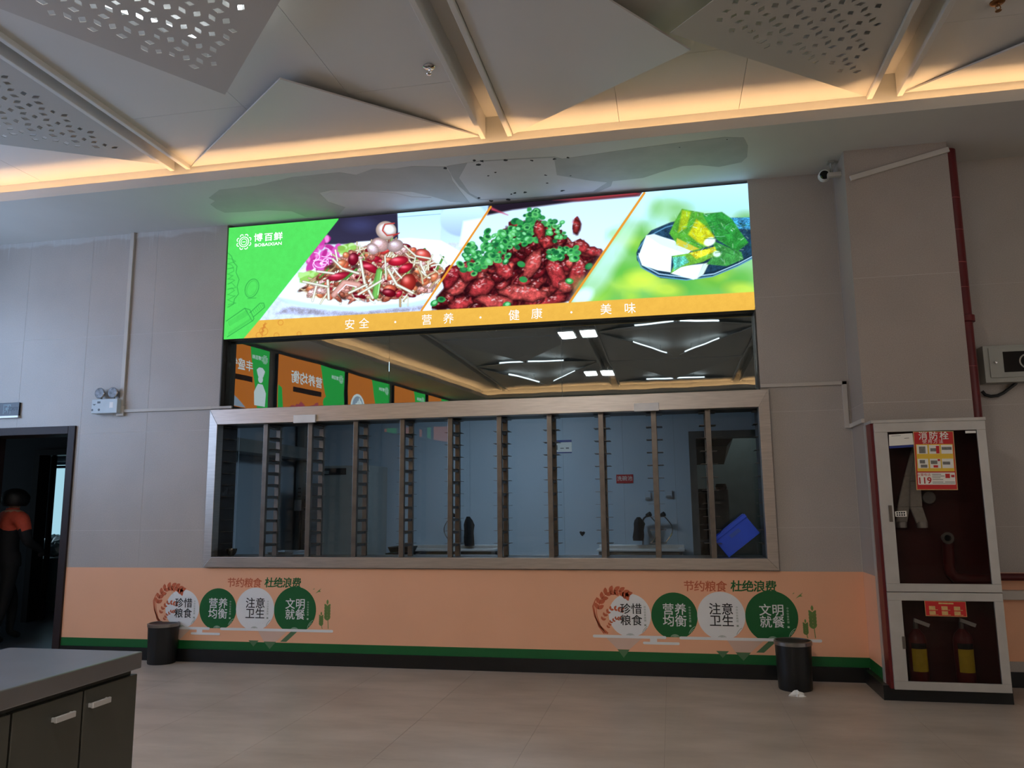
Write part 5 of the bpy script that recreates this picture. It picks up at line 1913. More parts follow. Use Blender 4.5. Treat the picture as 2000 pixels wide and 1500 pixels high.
m.build('lettering', 'poster_red', o)
o, P = sheet('leaflet', [(1736, 849), (1782, 846), (1785, 873), (1737, 876)], None, 'white leaflet with a blue lower edge at the top of the cabinet glass', 'leaflet')
P = [np.array(p) for p in P]
m = MB(); quad(m, P, 0, 0, 1, .82, .0008); m.build('paper', 'poster_white', o)
m = MB(); quad(m, P, 0, .83, 1, 1, .0008); m.build('blue_edge', 'blue_print', o)
m = MB(); quad(m, P, .1, .10, .5, .13, .0013); quad(m, P, .64, .32, .84, .36, .0013); m.build('print', 'poster_grey', o)
o, P = sheet('sticker', [(1748, 999), (1770, 998), (1771, 1009), (1749, 1009)], None, 'small white sticker with two lines of black characters by the cabinet lock', 'sticker')
P = [np.array(p) for p in P]
m = MB(); quad(m, P, 0, 0, 1, 1, .0008); m.build('paper', 'poster_white', o)
m = MB()
for r_ in range(2):
    for k in range(4):
        quad(m, P, .10 + k * .21, .14 + r_ * .42, .25 + k * .21, .44 + r_ * .42, .0013)
m.build('print', 'vblack', o)
o, P = sheet('instruction_sticker', [(1805, 1173), (1886, 1175), (1889, 1205), (1808, 1203)], None, 'red instruction sticker with six small pictures on the lower cabinet glass', 'sticker')
P = [np.array(p) for p in P]
m = MB(); quad(m, P, 0, 0, 1, 1, .0008); m.build('backing', 'poster_gold', o)
m = MB(); quad(m, P, .012, .03, .988, .97, .0013); m.build('print', 'poster_red', o)
m = MB()
for r_ in range(2):
    for k in range(3):
        quad(m, P, .10 + k * .30, .34 + r_ * .32, .25 + k * .30, .60 + r_ * .32, .0018)
        quad(m, P, .24 + k * .30, .56 + r_ * .32, .31 + k * .30, .60 + r_ * .32, .0018)
quad(m, P, .34, .10, .70, .20, .0018)
m.build('pictures', 'poster_gold', o)
tag(BX(ux1 - .07, ux1 - .005, CF + .004, CF + .0075, uz1 - .022, uz1 - .006).build('brand_tag', 'poster_white'), 'tiny white tag in the upper corner of the cabinet glass', 'sticker')

# contents: hose, valve, pipe, extinguishers
def pt(x, y, Y=-.50):
    return onY(x, y, Y)
hs = thing('fire_hose', tuple(pt(1775, 1025)), 'folded white canvas fire hose hanging inside the upper cabinet', 'hose')
for pts, nm in (([(1787, 872), (1776, 930), (1764, 990), (1760, 1022)], 0), ([(1789, 890), (1784, 940), (1786, 990), (1798, 1022)], 1)):
    Q = [pt(x, y, -.46) for x, y in pts]
    V, Fc = [], []
    wd = [.018, .034, .040, .036]
    m = MB()
    for i in range(len(Q) - 1):
        a, b = Q[i], Q[i + 1]
        m.hexa([(a[0] - wd[i], -.475 - nm * .03, a[2]), (a[0] + wd[i], -.475 - nm * .03, a[2]), (a[0] + wd[i], -.45 - nm * .03, a[2]), (a[0] - wd[i], -.45 - nm * .03, a[2])][::-1],
               [(b[0] - wd[i + 1], -.475 - nm * .03, b[2]), (b[0] + wd[i + 1], -.475 - nm * .03, b[2]), (b[0] + wd[i + 1], -.45 - nm * .03, b[2]), (b[0] - wd[i + 1], -.45 - nm * .03, b[2])][::-1])
    m.build('hose_fold', 'hose', hs, bevel=.006)
    e_ = Q[-1]
    MB().lathe([(.034, -.03), (.036, 0), (.030, .012)], (e_[0], -.462 - nm * .03, e_[2]), n=16).build('coupling', 'alu', hs, smooth=True)
v_ = pt(1852, 1051, -.52)
va = thing('hydrant_valve', tuple(v_), 'hydrant valve with a dark round outlet on a red pipe inside the cabinet', 'valve')
MB().lathe([(.024, -.06), (.03, -.02), (.036, .0), (.040, .012), (.022, .014), (.020, -.01), (0, -.012)], (v_[0], -.50, v_[2]), 'y', 26).build('outlet', pm('valve_grey', S(120, 116, 112), .4, .6), va, smooth=True)
MB().lathe([(.0, -.009), (.019, -.0085)], (v_[0], -.50, v_[2]), 'y', 20).build('bore', 'black', va)
pp = [pt(1852, 1060, -.455), pt(1853, 1100, -.455), pt(1856, 1118, -.455), pt(1866, 1128, -.455), pt(1890, 1131, -.455), pt(1940, 1133, -.455)]
MB().tube([(p[0], -.455, p[2]) for p in pp], .036, 14).build('pipe', 'red', va, smooth=True)
n_ = pt(1813, 972, -.45)
tag(MB().lathe([(.042, -.03), (.046, 0), (.040, .01), (0, .012)], (n_[0], -.46, n_[2]), 'y', 22).build('hose_nozzle', pm('nozzle_grey', S(150, 150, 146), .4, .5), smooth=True), 'round grey hose nozzle hung inside the cabinet below the poster', 'nozzle')
for k, (xb, yb, lab) in enumerate(((1797, 1322, 'red fire extinguisher with yellow label on the side by the door lock'), (1888, 1325, 'red fire extinguisher with yellow label at the hinge side of the cabinet'))):
    c = pt(xb, yb, -.5)
    x, y, z = c[0], -.495, cz0 + .012
    hgt = pt(xb, 1228, -.5)[2] - z
    ex = thing('fire_extinguisher', (x, y, z), lab, 'fire extinguisher', 'extinguishers in the fire cabinet')
    R_ = .060
    MB().lathe([(0, .006), (R_ * .9, 0), (R_, .012), (R_, hgt * .80), (R_ * .85, hgt * .9), (R_ * .45, hgt * .97), (.02, hgt), (0, hgt)], (x, y, z), n=24).build('cylinder', 'red', ex, smooth=True)
    lb0 = hgt * .26
    m = MB()
    V, Fc = [], []
    for i, a in enumerate(np.linspace(-PI * .78, -PI * .22, 12)):
        for zz in (lb0, lb0 + hgt * .40):
            V.append((x + (R_ + .001) * math.cos(a), y + (R_ + .001) * math.sin(a), z + zz))
    for i in range(11):
        Fc.append((2 * i, 2 * i + 2, 2 * i + 3, 2 * i + 1))
    m.add(V, Fc)
    m.build('label', 'yellow', ex)
    m = MB()
    V, Fc = [], []
    for i, a in enumerate(np.linspace(-PI * .78, -PI * .22, 12)):
        for zz in (lb0 + hgt * .405, lb0 + hgt * .50):
            V.append((x + (R_ + .001) * math.cos(a), y + (R_ + .001) * math.sin(a), z + zz))
    for i in range(11):
        Fc.append((2 * i, 2 * i + 2, 2 * i + 3, 2 * i + 1))
    m.add(V, Fc)
    m.build('label_band', 'black', ex)
    m = MB()
    m.tube([(x, y, z + hgt), (x, y, z + hgt + .04)], .016, 12)
    m.build('valve', pm('valve_grey', S(120, 116, 112), .4, .6), ex)
    m = MB()
    m.hexa([(x - .01, y - .012, z + hgt + .045), (x + .075, y - .03, z + hgt + .012), (x + .075, y - .006, z + hgt + .012), (x - .01, y + .012, z + hgt + .045)],
           [(x - .005, y - .012, z + hgt + .068), (x + .085, y - .03, z + hgt + .035), (x + .085, y - .006, z + hgt + .035), (x - .005, y + .012, z + hgt + .068)])
    m.build('lever', pm('lever_pale', S(206, 204, 200), .4, .2), ex, bevel=.002)

# ================================================================== BINS AND LITTER
def bin_(c, h, r, label):
    o = thing('waste_bin', (c[0], c[1], 0), label, 'bin', 'black waste bins')
    MB().lathe([(0, .0), (r * .90, .0), (r * .93, .01), (r * .965, h * .5), (r, h - .02), (r - .006, h - .02), (r * .93, h * .5), (r * .88, .012), (0, .012)], (c[0], c[1], 0), n=36).build('bucket', 'black', o, smooth=True)
    MB().lathe([(r + .003, h - .030), (r + .006, h - .028), (r + .006, h - .004), (r + .001, h), (r - .008, h), (r - .008, h - .03)], (c[0], c[1], 0), n=36, cap=False).build('rim_ring', 'steel', o, smooth=True)
    # bin liner sagging over the inside
    MB().lathe([(r - .009, h - .006), (r * .80, h - .02), (r * .70, h - .07), (0, h - .09)], (c[0], c[1], 0), n=24, sx=1, sy=1).build('liner', 'rubber', o, smooth=True)
pR, pL = onZ(1559, 1353, 0), onZ(301, 1299, 0)
bin_((pR[0], pR[1] + .115), .335, .125, 'black waste bin with a steel rim and a scrap of tissue at its foot')
bin_((pL[0], pL[1] + .10), .335, .125, 'black waste bin with a steel rim behind the steel counter')
pt_ = onZ(1557, 1360, 0)
m = MB()
rg = random.Random(6)
V, Fc = [], []
n = 12
for i in range(5):
    for j in range(n):
        a = 2 * PI * j / n
        r = [.040, .038, .030, .018, .006][i] * (1 + rg.uniform(-.45, .45))
        V.append((pt_[0] + r * math.cos(a) * 1.2, pt_[1] - .0 + r * math.sin(a) * .55, [.0, .012, .022, .03, .033][i] * (1 + rg.uniform(-.3, .3)) + .001))
for i in range(4):
    for j in range(n):
        Fc.append((i * n + j, i * n + (j + 1) % n, (i + 1) * n + (j + 1) % n, (i + 1) * n + j))
Fc.append(tuple(range(4 * n, 5 * n)))
m.add(V, Fc)
tag(m.build('crumpled_tissue', 'tissue'), 'crumpled white tissue on the floor against the bin', 'tissue')

# ================================================================== STEEL COUNTER (foreground)
KX1, KX0, KY1, KY0, KZ = -1.903, -2.44, -3.778, -6.0, 0.80
ct = thing('steel_counter', ((KX0 + KX1) / 2, (KY0 + KY1) / 2, 0), 'grey steel counter cabinet with flush doors in the near corner', 'counter')
BX(KX0 - .02, KX1 + .004, KY0, KY1 + .012, KZ - .058, KZ).build('worktop', pm('counter_top_steel', S(150, 152, 156), .32, .85, var=.06, scale=5), ct, bevel=.004)
cm = pm('counter_body_steel', S(94, 94, 87), .45, .6, var=.06, scale=4)
BX(KX0, KX1 - .03, KY0, KY1, .06, KZ - .0585).build('body', cm, ct)
BX(KX0 + .03, KX1 - .06, KY0, KY1 - .03, 0, .06).build('plinth', 'black', ct)
ye = [KY1 + .004]
for px in (158, 20):
    ye.append(onX(px, 1400, KX1 - .008)[1])
ye.append(ye[-1] - (ye[1] - ye[2]))
for i in range(3):
    d = BX(KX1 - .03, KX1 - .003, ye[i + 1] + .004, ye[i] - .004, .075, KZ - .076).build('door', cm, ct, bevel=.002)
    if i < 2:
        pa, pb = ((179, 1379), (215, 1365)) if i == 0 else ((107, 1409), (146, 1392))
        a, b = onX(*pa, KX1 + .01), onX(*pb, KX1 + .01)
        zz = (a[2] + b[2]) / 2
        ya, yb = min(a[1], b[1]), max(a[1], b[1])
        m = MB()
        m.box(KX1 + .006, KX1 + .016, ya, yb, zz - .009, zz + .009)
        m.box(KX1 - .008, KX1 + .006, ya, ya + .008, zz - .007, zz + .007)
        m.box(KX1 - .008, KX1 + .006, yb - .008, yb, zz - .007, zz + .007)
        m.build('handle', 'steel_bright', d, bevel=.002)

# ================================================================== KITCHEN BEHIND THE RACKS
KB = 3.35
struct(BX(-4.89, 3.2, 0.26, KB + 3, -.02, 0).build('floor_kitchen', 'kfloor'), 'kitchen floor behind the serving window')
struct(BX(-4.89, 3.2, 0.26, KB + .2, 2.85, 2.95).build('ceiling_kitchen', 'white_paint'), 'kitchen ceiling')
struct(BX(3.1, 3.2, 0.26, KB, 0, 2.85).build('wall_kitchen_right', 'kwall'), 'kitchen side wall')
kd0, kd1 = onY(1345, 843, KB), onY(1490, 843, KB)
kdz = kd0[2]
kw = MB()
dx0, dx1 = kd0[0], kd1[0] + .12
for (x0, x1, z0, z1) in rects_minus((-4.89, 3.1, 0, 2.85), [(dx0, dx1, 0, kdz)]):
    kw.box(x0, x1, KB + .008, KB + .15, z0, z1)
kwall = kw.build('wall_kitchen_rear', 'kgrey')
struct(kwall, 'pale blue panelled kitchen rear wall')
xs = [-4.89, -3.7, -2.5, -1.3, -.56, .06, .70]
xs = [x for x in xs if x < dx0 - .1] + [dx0]
for i in range(len(xs) - 1):
    BX(xs[i] + .001, xs[i + 1] - .001, KB, KB + .008, 0, 2.84).build('panel', 'kwall', kwall)
BX(dx0, dx1, KB, KB + .008, kdz + .001, 2.84).build('panel', 'kwall', kwall)
BX(dx1 + .001, 3.1, KB, KB + .008, 0, 2.84).build('panel', 'kwall', kwall)
h_ = onY(1137, 1042, KB)
m = MB()
m.prism([(h_[0] + u * .038, KB - .0002, h_[2] + v * .038) for u, v in ((-.9, .5), (-.4, .75), (.1, .5), (.5, .7), (1, .4), (.7, -.2), (.1, -.9), (-.5, -.4))], (0, -.002, 0))
m.build('broken_hole', 'black', kwall)
# rear door with dark room beyond
kd = sroot('door_3', ((dx0 + dx1) / 2, KB, 0), 'steel framed doorway from the kitchen into a dark store')
m = MB()
fw_ = onY(1358, 900, KB)[0] - onY(1345, 900, KB)[0]
m.box(dx0 - .005, dx0 + fw_, KB - .03, KB + .16, 0, kdz)
m.box(dx0 + fw_, dx1, KB - .03, KB + .16, kdz - .085, kdz)
m.box(dx1 - .05, dx1 + .03, KB - .03, KB + .16, 0, kdz)
m.build('door_frame', pm('door_frame_steel', S(104, 106, 104), .4, .7), kd)
struct(BX(dx0 - 1.2, dx1 + 1.5, KB + 2.0, KB + 2.1, 0, 2.85).build('wall_store_rear', pm('store_wall', S(120, 128, 128), .7)), 'rear wall of the dark store room')
struct(BX(dx1 + 1.4, dx1 + 1.5, KB + .15, KB + 2.0, 0, 2.85).build('wall_store_side', pm('store_wall', S(120, 128, 128), .7)), 'side wall of the dark store room')
struct(BX(dx0 - 1.3, dx0 - 1.2, KB + .15, KB + 2.0, 0, 2.85).build('wall_store_near', pm('store_wall', S(120, 128, 128), .7)), 'near wall of the dark store room')
struct(BX(dx0 - 1.3, dx1 + 1.5, KB + .15, KB + 2.1, 2.85, 2.95).build('ceiling_store', pm('store_wall', S(120, 128, 128), .7)), 'ceiling of the dark store room')
# extractor hood and shelf unit in the store
hp = onY(1385, 857, KB + .9)
m = MB()
m.hexa([(hp[0] - .3, KB + .6, hp[2] - .12), (hp[0] + .20, KB + .6, hp[2] - .12), (hp[0] + .20, KB + 1.3, hp[2] - .32), (hp[0] - .3, KB + 1.3, hp[2] - .32)],
       [(hp[0] - .3, KB + .6, hp[2] + .05), (hp[0] + .34, KB + .6, hp[2] + .05), (hp[0] + .34, KB + 1.3, hp[2] + .05), (hp[0] - .3, KB + 1.3, hp[2] + .05)])
m.box(hp[0] - .1, hp[0] + .15, KB + .8, KB + 1.1, hp[2] + .05, 2.85)
tag(m.build('extractor_hood', 'black'), 'dark extractor hood at the top of the rear doorway', 'hood')
s0, s1 = onY(1358, 957, KB + .5), onY(1422, 957, KB + .5)
sh = thing('shelf_unit', (s0[0], KB + .5, 0), 'grey shelf unit with open dark compartments inside the rear doorway', 'shelf unit')
xm = s0[0] + (s1[0] - s0[0]) * .52
m = MB()
m.box(xm, s1[0], KB + .5, KB + .95, 0, s0[2])
m.build('cupboard', pm('store_cupboard', S(104, 106, 106), .5), sh)
m = MB()
m.box(s0[0] - .25, xm, KB + .93, KB + .95, 0, s0[2] + .02)
m.build('back', 'black', sh)
for k in range(5):
    z = s0[2] * .98 - k * .20
    BX(s0[0] - .25, xm, KB + .5, KB + .93, z - .012, z).build('shelf', pm('store_shelf', S(90, 90, 88), .5), sh)
p_ = onY(1398, 950, KB + .7)
tag(MB().lathe([(0, 0), (.06, 0), (.075, .03), (.06, .075), (.0, .08)], (xm + .12, KB + .7, s0[2] + .001), n=16).build('dark_pot', 'black', smooth=True), 'small dark pot on top of the grey shelf unit in the rear doorway', 'pot')

# added glowing panel standing in for the cool daylight in the kitchen
kl = thing('ceiling_light', (-1.8, 1.5, 2.8), 'cool fill light panel added on the kitchen ceiling out of sight above the racks', 'lamp')
BX(-2.4, -1.2, 1.2, 1.8, 2.80, 2.849).build('frame', 'white_plastic', kl)
BX(-2.37, -1.23, 1.23, 1.77, 2.795, 2.7995).build('diffuser', em('kitchen_lamp', (0.62, 0.80, 1.0), LV['kitchen']), kl)

sl_ = thing('ceiling_light', (dx1 - .3, KB + 1.3, 2.8), 'pale fill light panel added on the dark store ceiling out of sight above the rear doorway', 'lamp')  # unseen glow added to brighten the store walls
BX(dx1 - .6, dx1, KB + 1.1, KB + 1.5, 2.80, 2.849).build('frame', 'white_plastic', sl_)
BX(dx1 - .58, dx1 - .02, KB + 1.12, KB + 1.48, 2.795, 2.7995).build('diffuser', em('store_lamp', (0.75, 0.9, 0.9), LV['store']), sl_)
# left side of the kitchen: boxed duct and switch column
dz0, dz1 = onX(470, 880, -4.7)[2], onX(470, 858, -4.7)[2]
tag(BX(-4.888, -4.6, .35, KB - .01, dz0 - .02, dz1).build('boxed_duct', 'kgrey', bevel=.004), 'grey boxed duct along the kitchen side wall seen behind the first rack', 'duct')
cz = onY(585, 940, KB - .1)
o = thing('switch_column', (cz[0], KB - .08, 0), 'slim grey conduit column with switches in the kitchen corner', 'conduit')
BX(cz[0] - .05, cz[0] + .05, KB - .10, KB - .001, 0, 2.84).build('column', 'kgrey', o)
s_ = onY(583, 987, KB - .12)
BX(s_[0] - .05, s_[0] + .05, KB - .145, KB - .10, s_[2] - .07, s_[2] + .07).build('switch_box', 'white_plastic', o, bevel=.004)
BX(s_[0] + .052, s_[0] + .085, KB - .14, KB - .1, s_[2] - .07, s_[2] + .08).build('cable_gland', 'black', o)
for k in range(3):
    z = s_[2] + .11 + k * .05
    BX(s_[0] - .022, s_[0] + .018, KB - .105, KB - .10, z, z + .018).build('slot', 'black', o)
MB().tube([(s_[0] + .03, KB - .12, s_[2] - .07), (s_[0] + .03, KB - .12, .1)], .018, 8).build('cable', 'black', o)

# steel cupboard
f0, f1 = onY(630, 910, 2.55), onY(720, 908, 2.55)
fr = thing('steel_cupboard', ((f0[0] + f1[0]) / 2, 2.8, 0), 'tall grey cupboard with a dark vent strip behind the second and third racks', 'cupboard')
fx0, fx1, fz = f0[0] - .04, f1[0], f0[2]
BX(fx0, fx1, 2.57, 3.2, .05, fz).build('body', 'fridge', fr, bevel=.006)
gx = onY(676, 940, 2.55)[0] + .03
dd = BX(fx0 + .004, gx + .08, 2.55, 2.569, .06, fz - .01).build('door', 'fridge', fr, bevel=.003)
v0, v1 = onY(631, 915, 2.549), onY(676, 927, 2.549)
BX(v0[0], v1[0], 2.545, 2.5495, v1[2], v0[2]).build('vent_strip', 'black', dd)
BX(v0[0] + .01, v0[0] + .08, 2.543, 2.5445, v1[2] + .01, v0[2] - .03).build('label', 'kgrey', dd)
BX(gx + .085, fx1 - .004, 2.55, 2.569, .06, fz - .01).build('door', 'fridge', fr, bevel=.003)
for q in ((fx0 + .05, 2.62), (fx1 - .05, 2.62), (fx0 + .05, 3.14), (fx1 - .05, 3.14)):
    BX(q[0] - .02, q[0] + .02, q[1] - .02, q[1] + .02, 0, .05).build('foot', 'black', fr)

# signs on the rear wall
a, b = onY(1203.5, 927, KB - .004), onY(1237, 943.5, KB - .004)
sg = thing('wall_sign', ((a[0] + b[0]) / 2, KB, b[2]), 'small red sign with white characters on the kitchen rear wall', 'sign')
BX(a[0], b[0], KB - .006, KB - .0003, b[2], a[2]).build('panel', pm('sign_red', S(176, 26, 36), .4), sg)
m = MB()
for k, ch in enumerate('洗碗池'):
    m.text(ch, ((a[0] + b[0]) / 2 + (k - 1) * .064, KB - .006, (a[2] + b[2]) / 2), .062, off=.001)
m.build('lettering', 'poster_white', sg)
a, b = onY(1078, 860, KB - .004), onY(1117, 884.5, KB - .004)
sg = thing('notice_board', ((a[0] + b[0]) / 2, KB, b[2]), 'white notice with dark blue top and bottom edges on the kitchen wall', 'notice')
BX(a[0], b[0], KB - .006, KB - .0003, b[2], a[2]).build('panel', 'poster_white', sg)
BX(a[0], b[0], KB - .0072, KB - .0062, a[2] - .028, a[2]).build('blue_edge', 'blue_print', sg)
BX(a[0], b[0], KB - .0072, KB - .0062, b[2], b[2] + .012).build('blue_edge', 'blue_print', sg)
m = MB()
w_ = b[0] - a[0]
m.box(a[0] + w_ * .2, a[0] + w_ * .28, KB - .0072, KB - .0062, b[2] + .04, b[2] + .10)
m.box(a[0] + w_ * .42, a[0] + w_ * .60, KB - .0072, KB - .0062, b[2] + .055, b[2] + .066)
m.box(a[0] + w_ * .70, a[0] + w_ * .86, KB - .0072, KB - .0062, b[2] + .052, b[2] + .068)
m.build('print', 'poster_grey', sg)
for (x0, y0, x1, y1, lab) in ((1259, 961, 1271, 975, 'pale socket box behind the ninth rack on the kitchen wall'), (1299, 957, 1313, 971, 'white wall socket left of the rear doorway')):
    a, b = onY(x0, y0, KB - .01), onY(x1, y1, KB - .01)
    o = thing('wall_socket', (a[0], KB, b[2]), lab, 'socket', 'kitchen wall sockets')
    BX(a[0], b[0], KB - .035, KB - .0003, b[2], a[2]).build('cover', 'kwall', o, bevel=.003)
    BX(a[0] + .01, b[0] - .01, KB - .04, KB - .035, b[2] + .01, b[2] + .02).build('switch', 'kgrey', o)

# sinks with taps
def sink(x0, x1, y0, y1, z, label):
    o = thing('steel_sink', ((x0 + x1) / 2, (y0 + y1) / 2, 0), label, 'sink', 'kitchen sinks')
    r = .07
    m = MB()
    m.box(x0, x1, y0, y0 + r, z - .03, z)
    m.box(x0, x1, y1 - r, y1, z - .03, z + .03)
    m.box(x0, x0 + r, y0 + r, y1 - r, z - .03, z)
    m.box(x1 - r, x1, y0 + r, y1 - r, z - .03, z)
    m.build('rim', 'steel_bright', o, bevel=.006)
    m = MB()
    m.box(x0 + r - .008, x0 + r, y0 + r - .008, y1 - r + .008, z - .34, z - .031)
    m.box(x1 - r, x1 - r + .008, y0 + r - .008, y1 - r + .008, z - .34, z - .031)
    m.box(x0 + r, x1 - r, y0 + r - .008, y0 + r, z - .34, z - .031)
    m.box(x0 + r, x1 - r, y1 - r, y1 - r + .008, z - .34, z - .031)
    m.box(x0 + r, x1 - r, y0 + r, y1 - r, z - .35, z - .34)
    m.build('basin', 'steel_dark', o)
    for (lx, ly) in ((x0 + .04, y0 + .04), (x1 - .04, y0 + .04), (x0 + .04, y1 - .04), (x1 - .04, y1 - .04)):
        MB().tube([(lx, ly, 0), (lx, ly, z - .03)], .02, 10).build('leg', 'steel', o)
    return o
zk = .80
a, b = onZ(780, 1072, zk), onZ(968, 1072, zk)
ysk = a[1]
sink(a[0], b[0], ysk, KB - .05, zk, 'steel sink behind the fourth to sixth racks')
a2, b2 = onZ(1164, 1073, zk), onZ(1338, 1073, zk)
sink(a2[0], b2[0], ysk, KB - .05, zk, 'steel sink under the small red sign')
# taps with black cloths / hose
def tap(px, side, label):
    p = onY(px, 1060, KB - .09)
    x, y = p[0], KB - .085
    ztop = onY(px, 1012, KB - .1)[2]
    o = thing('spray_tap', (x, y, zk + .03), label, 'tap', 'kitchen spray taps')
    MB().tube([(x, y, zk + .03), (x, y, ztop - .04), (x + side * .02, y - .02, ztop), (x + side * .06, y - .06, ztop + .03)], .014, 10).build('riser', 'chrome', o, smooth=True)
    MB().tube([(x + side * .055, y - .055, ztop + .03), (x + side * .10, y - .08, ztop + .05)], [.022, .03], 12).build('spray_head', 'black', o, smooth=True)
    hp_ = [(x + side * (.09 + .10 * math.sin(PI * t)) , y - .08, ztop + .03 - t * (ztop - zk - .02)) for t in np.linspace(0, 1, 12)]
    MB().tube(hp_, .007, 8).build('hose', 'chrome', o, smooth=True)
    return x, y, ztop
x, y, zt_ = tap(899, -1, 'spray tap with a black cloth beside it over the first sink')
def cloth(px, py0, py1, w, label, lean):
    a_, b_ = onY(px, py0, KB - .2), onY(px + lean, py1, KB - .2)
    V, Fc = [], []
    n, rows = 16, 8
    for i in range(rows):
        t = i / (rows - 1)
        cx, z = a_[0] + (b_[0] - a_[0]) * t, a_[2] + (b_[2] - a_[2]) * t
        ww = w * (.30 + .75 * min(1, t * 4) + .12 * math.sin(9 * t) - .30 * max(0, t - .6))
        for j in range(n):
            an = 2 * PI * j / n
            V.append((cx + ww * math.cos(an) * (1 + .16 * math.sin(3 * an + t * 5)), KB - .2 + .05 * math.sin(an) * (1 + .3 * math.cos(4 * an)), z))
    for i in range(rows - 1):
        for j in range(n):
            Fc.append((i * n + j, (i + 1) * n + j, (i + 1) * n + (j + 1) % n, i * n + (j + 1) % n))
    Fc.append(tuple(range(n)))
    Fc.append(tuple(range((rows - 1) * n, rows * n))[::-1])
    m = MB().add(V, Fc)
    tag(m.build('hanging_cloth', 'rubber', smooth=True), label, 'cloth', 'black cloths hung on taps')
cloth(914, 1009, 1066, .060, 'black cloth draped over the tap of the first sink', 4)
x, y, zt_ = tap(1256, 1, 'black-handled spray tap over the sink under the red sign')
x, y, zt_ = tap(1283, 1, 'curved hose spray tap over the sink under the red sign')
cloth(1247, 1010, 1056, .060, 'black cloth hung beside the tap under the red sign', 1)
# dark trays on the sink bench end, bowl, tub, flat tray
def tray(px0, px1, py, z, y, d, label, mat):
    a, b = onZ(px0, py, z), onZ(px1, py, z)
    x0, x1 = onY(px0, py, y)[0], onY(px1, py, y)[0]
    o = thing('baking_tray', ((x0 + x1) / 2, y + d / 2, z), label, 'tray', 'dark trays')
    BX(x0 + .02, x1 - .02, y + .02, y + d - .02, z, z + .006).build('base', mat, o)
    m = MB()
    m.hexa([(x0 + .02, y + .02, z), (x1 - .02, y + .02, z), (x1, y, z + .05), (x0, y, z + .05)], [(x0 + .02, y + .025, z), (x1 - .02, y + .025, z), (x1, y + .006, z + .05), (x0, y + .006, z + .05)])
    m.hexa([(x0 + .02, y + d - .02, z), (x1 - .02, y + d - .02, z), (x1, y + d, z + .05), (x0, y + d, z + .05)], [(x0 + .02, y + d - .025, z), (x1 - .02, y + d - .025, z), (x1, y + d - .006, z + .05), (x0, y + d - .006, z + .05)])
    m.hexa([(x0 + .02, y + .02, z), (x0 + .02, y + d - .02, z), (x0, y + d, z + .05), (x0, y, z + .05)], [(x0 + .025, y + .02, z), (x0 + .025, y + d - .02, z), (x0 + .006, y + d, z + .05), (x0 + .006, y, z + .05)])
    m.hexa([(x1 - .02, y + .02, z), (x1 - .02, y + d - .02, z), (x1, y + d, z + .05), (x1, y, z + .05)], [(x1 - .025, y + .02, z), (x1 - .025, y + d - .02, z), (x1 - .006, y + d, z + .05), (x1 - .006, y, z + .05)])
    m.build('rim', mat, o)
zl = IZ0 - .004
# inner work bench standing behind the glass, carries trays
bn = thing('inner_bench', (-1.6, 1.0, 0), 'low steel work bench just inside the serving window', 'bench')
BX(-3.9, 1.2, .42, 1.3, zl - .10, zl - .06).build('top', 'steel_dark', bn)
for (lx, ly) in ((-3.8, .5), (1.1, .5), (-3.8, 1.22), (1.1, 1.22), (-1.4, .5), (-1.4, 1.22)):
    BX(lx - .02, lx + .02, ly - .02, ly + .02, 0, zl - .10).build('leg', 'steel', bn)
zb_ = zl - .06
tray(752, 812, 1075, zb_, .75, .35, 'dark metal tray on the inner bench behind the fourth rack', 'black')
tray(757, 800, 1060, zb_ + .056, .80, .25, 'smaller dark tray stacked on the tray behind the fourth rack', 'steel_dark')
t0_, t1_ = onZ(532, 1080, zb_), onZ(584, 1080, zb_)
o = thing('plastic_tub', (onY(558, 1080, .6)[0], .7, zb_), 'translucent shallow plastic tub behind the first two racks', 'tub')
x0, x1 = onY(535, 1075, .65)[0], onY(583, 1075, .65)[0]
m = MB()
m.box(x0 + .01, x1 - .01, .55, .85, zb_, zb_ + .006)
m.box(x0, x0 + .008, .54, .86, zb_ + .006, zb_ + .07).box(x1 - .008, x1, .54, .86, zb_ + .006, zb_ + .07)
m.box(x0 + .008, x1 - .008, .54, .548, zb_ + .006, zb_ + .07).box(x0 + .008, x1 - .008, .852, .86, zb_ + .006, zb_ + .07)
m.build('tub', 'tub', o, bevel=.004)
m = MB()
m.box(x0 - .008, x1 + .008, .53, .54, zb_ + .066, zb_ + .074).box(x0 - .008, x1 + .008, .86, .87, zb_ + .066, zb_ + .074)
m.box(x0 - .008, x0, .54, .86, zb_ + .066, zb_ + .074).box(x1, x1 + .008, .54, .86, zb_ + .066, zb_ + .074)
m.build('rim', 'tub', o)
c = onY(452, 1084, .18)
o = thing('bowl', (c[0], .18, zl), 'small dark metal bowl on the sill in the corner by the first rack', 'bowl')
MB().lathe([(0, .0), (.022, .0), (.024, .006), (.038, .022), (.047, .052), (.049, .062), (.046, .062), (.036, .026), (.02, .010), (0, .009)], (c[0], .18, zl), n=28).build('shell', 'bowl', o, smooth=True)
c0, c1 = onY(1018, 1084, .55), onY(1062, 1084, .55)
tag(BX(c0[0], c1[0], .5, .62, zb_, zb_ + .012).build('serving_plate', 'steel_bright', bevel=.004), 'flat bright steel plate on the inner bench behind the sixth and seventh racks', 'plate')

# blue crate leaning in the corner of the window
P = [onY(x, y, .12) for x, y in ((1393, 1057), (1453, 1009), (1487, 1050), (1421, 1096))]
u = np.array([P[1][0] - P[0][0], 0, P[1][2] - P[0][2]])
v = np.array([P[3][0] - P[0][0], 0, P[3][2] - P[0][2]])
Lu, Lv = np.linalg.norm(u), np.linalg.norm(v)
u = u / Lu
v = v - u * (v @ u)
v = v / np.linalg.norm(v)
O = np.array([P[0][0], .10, P[0][2]])
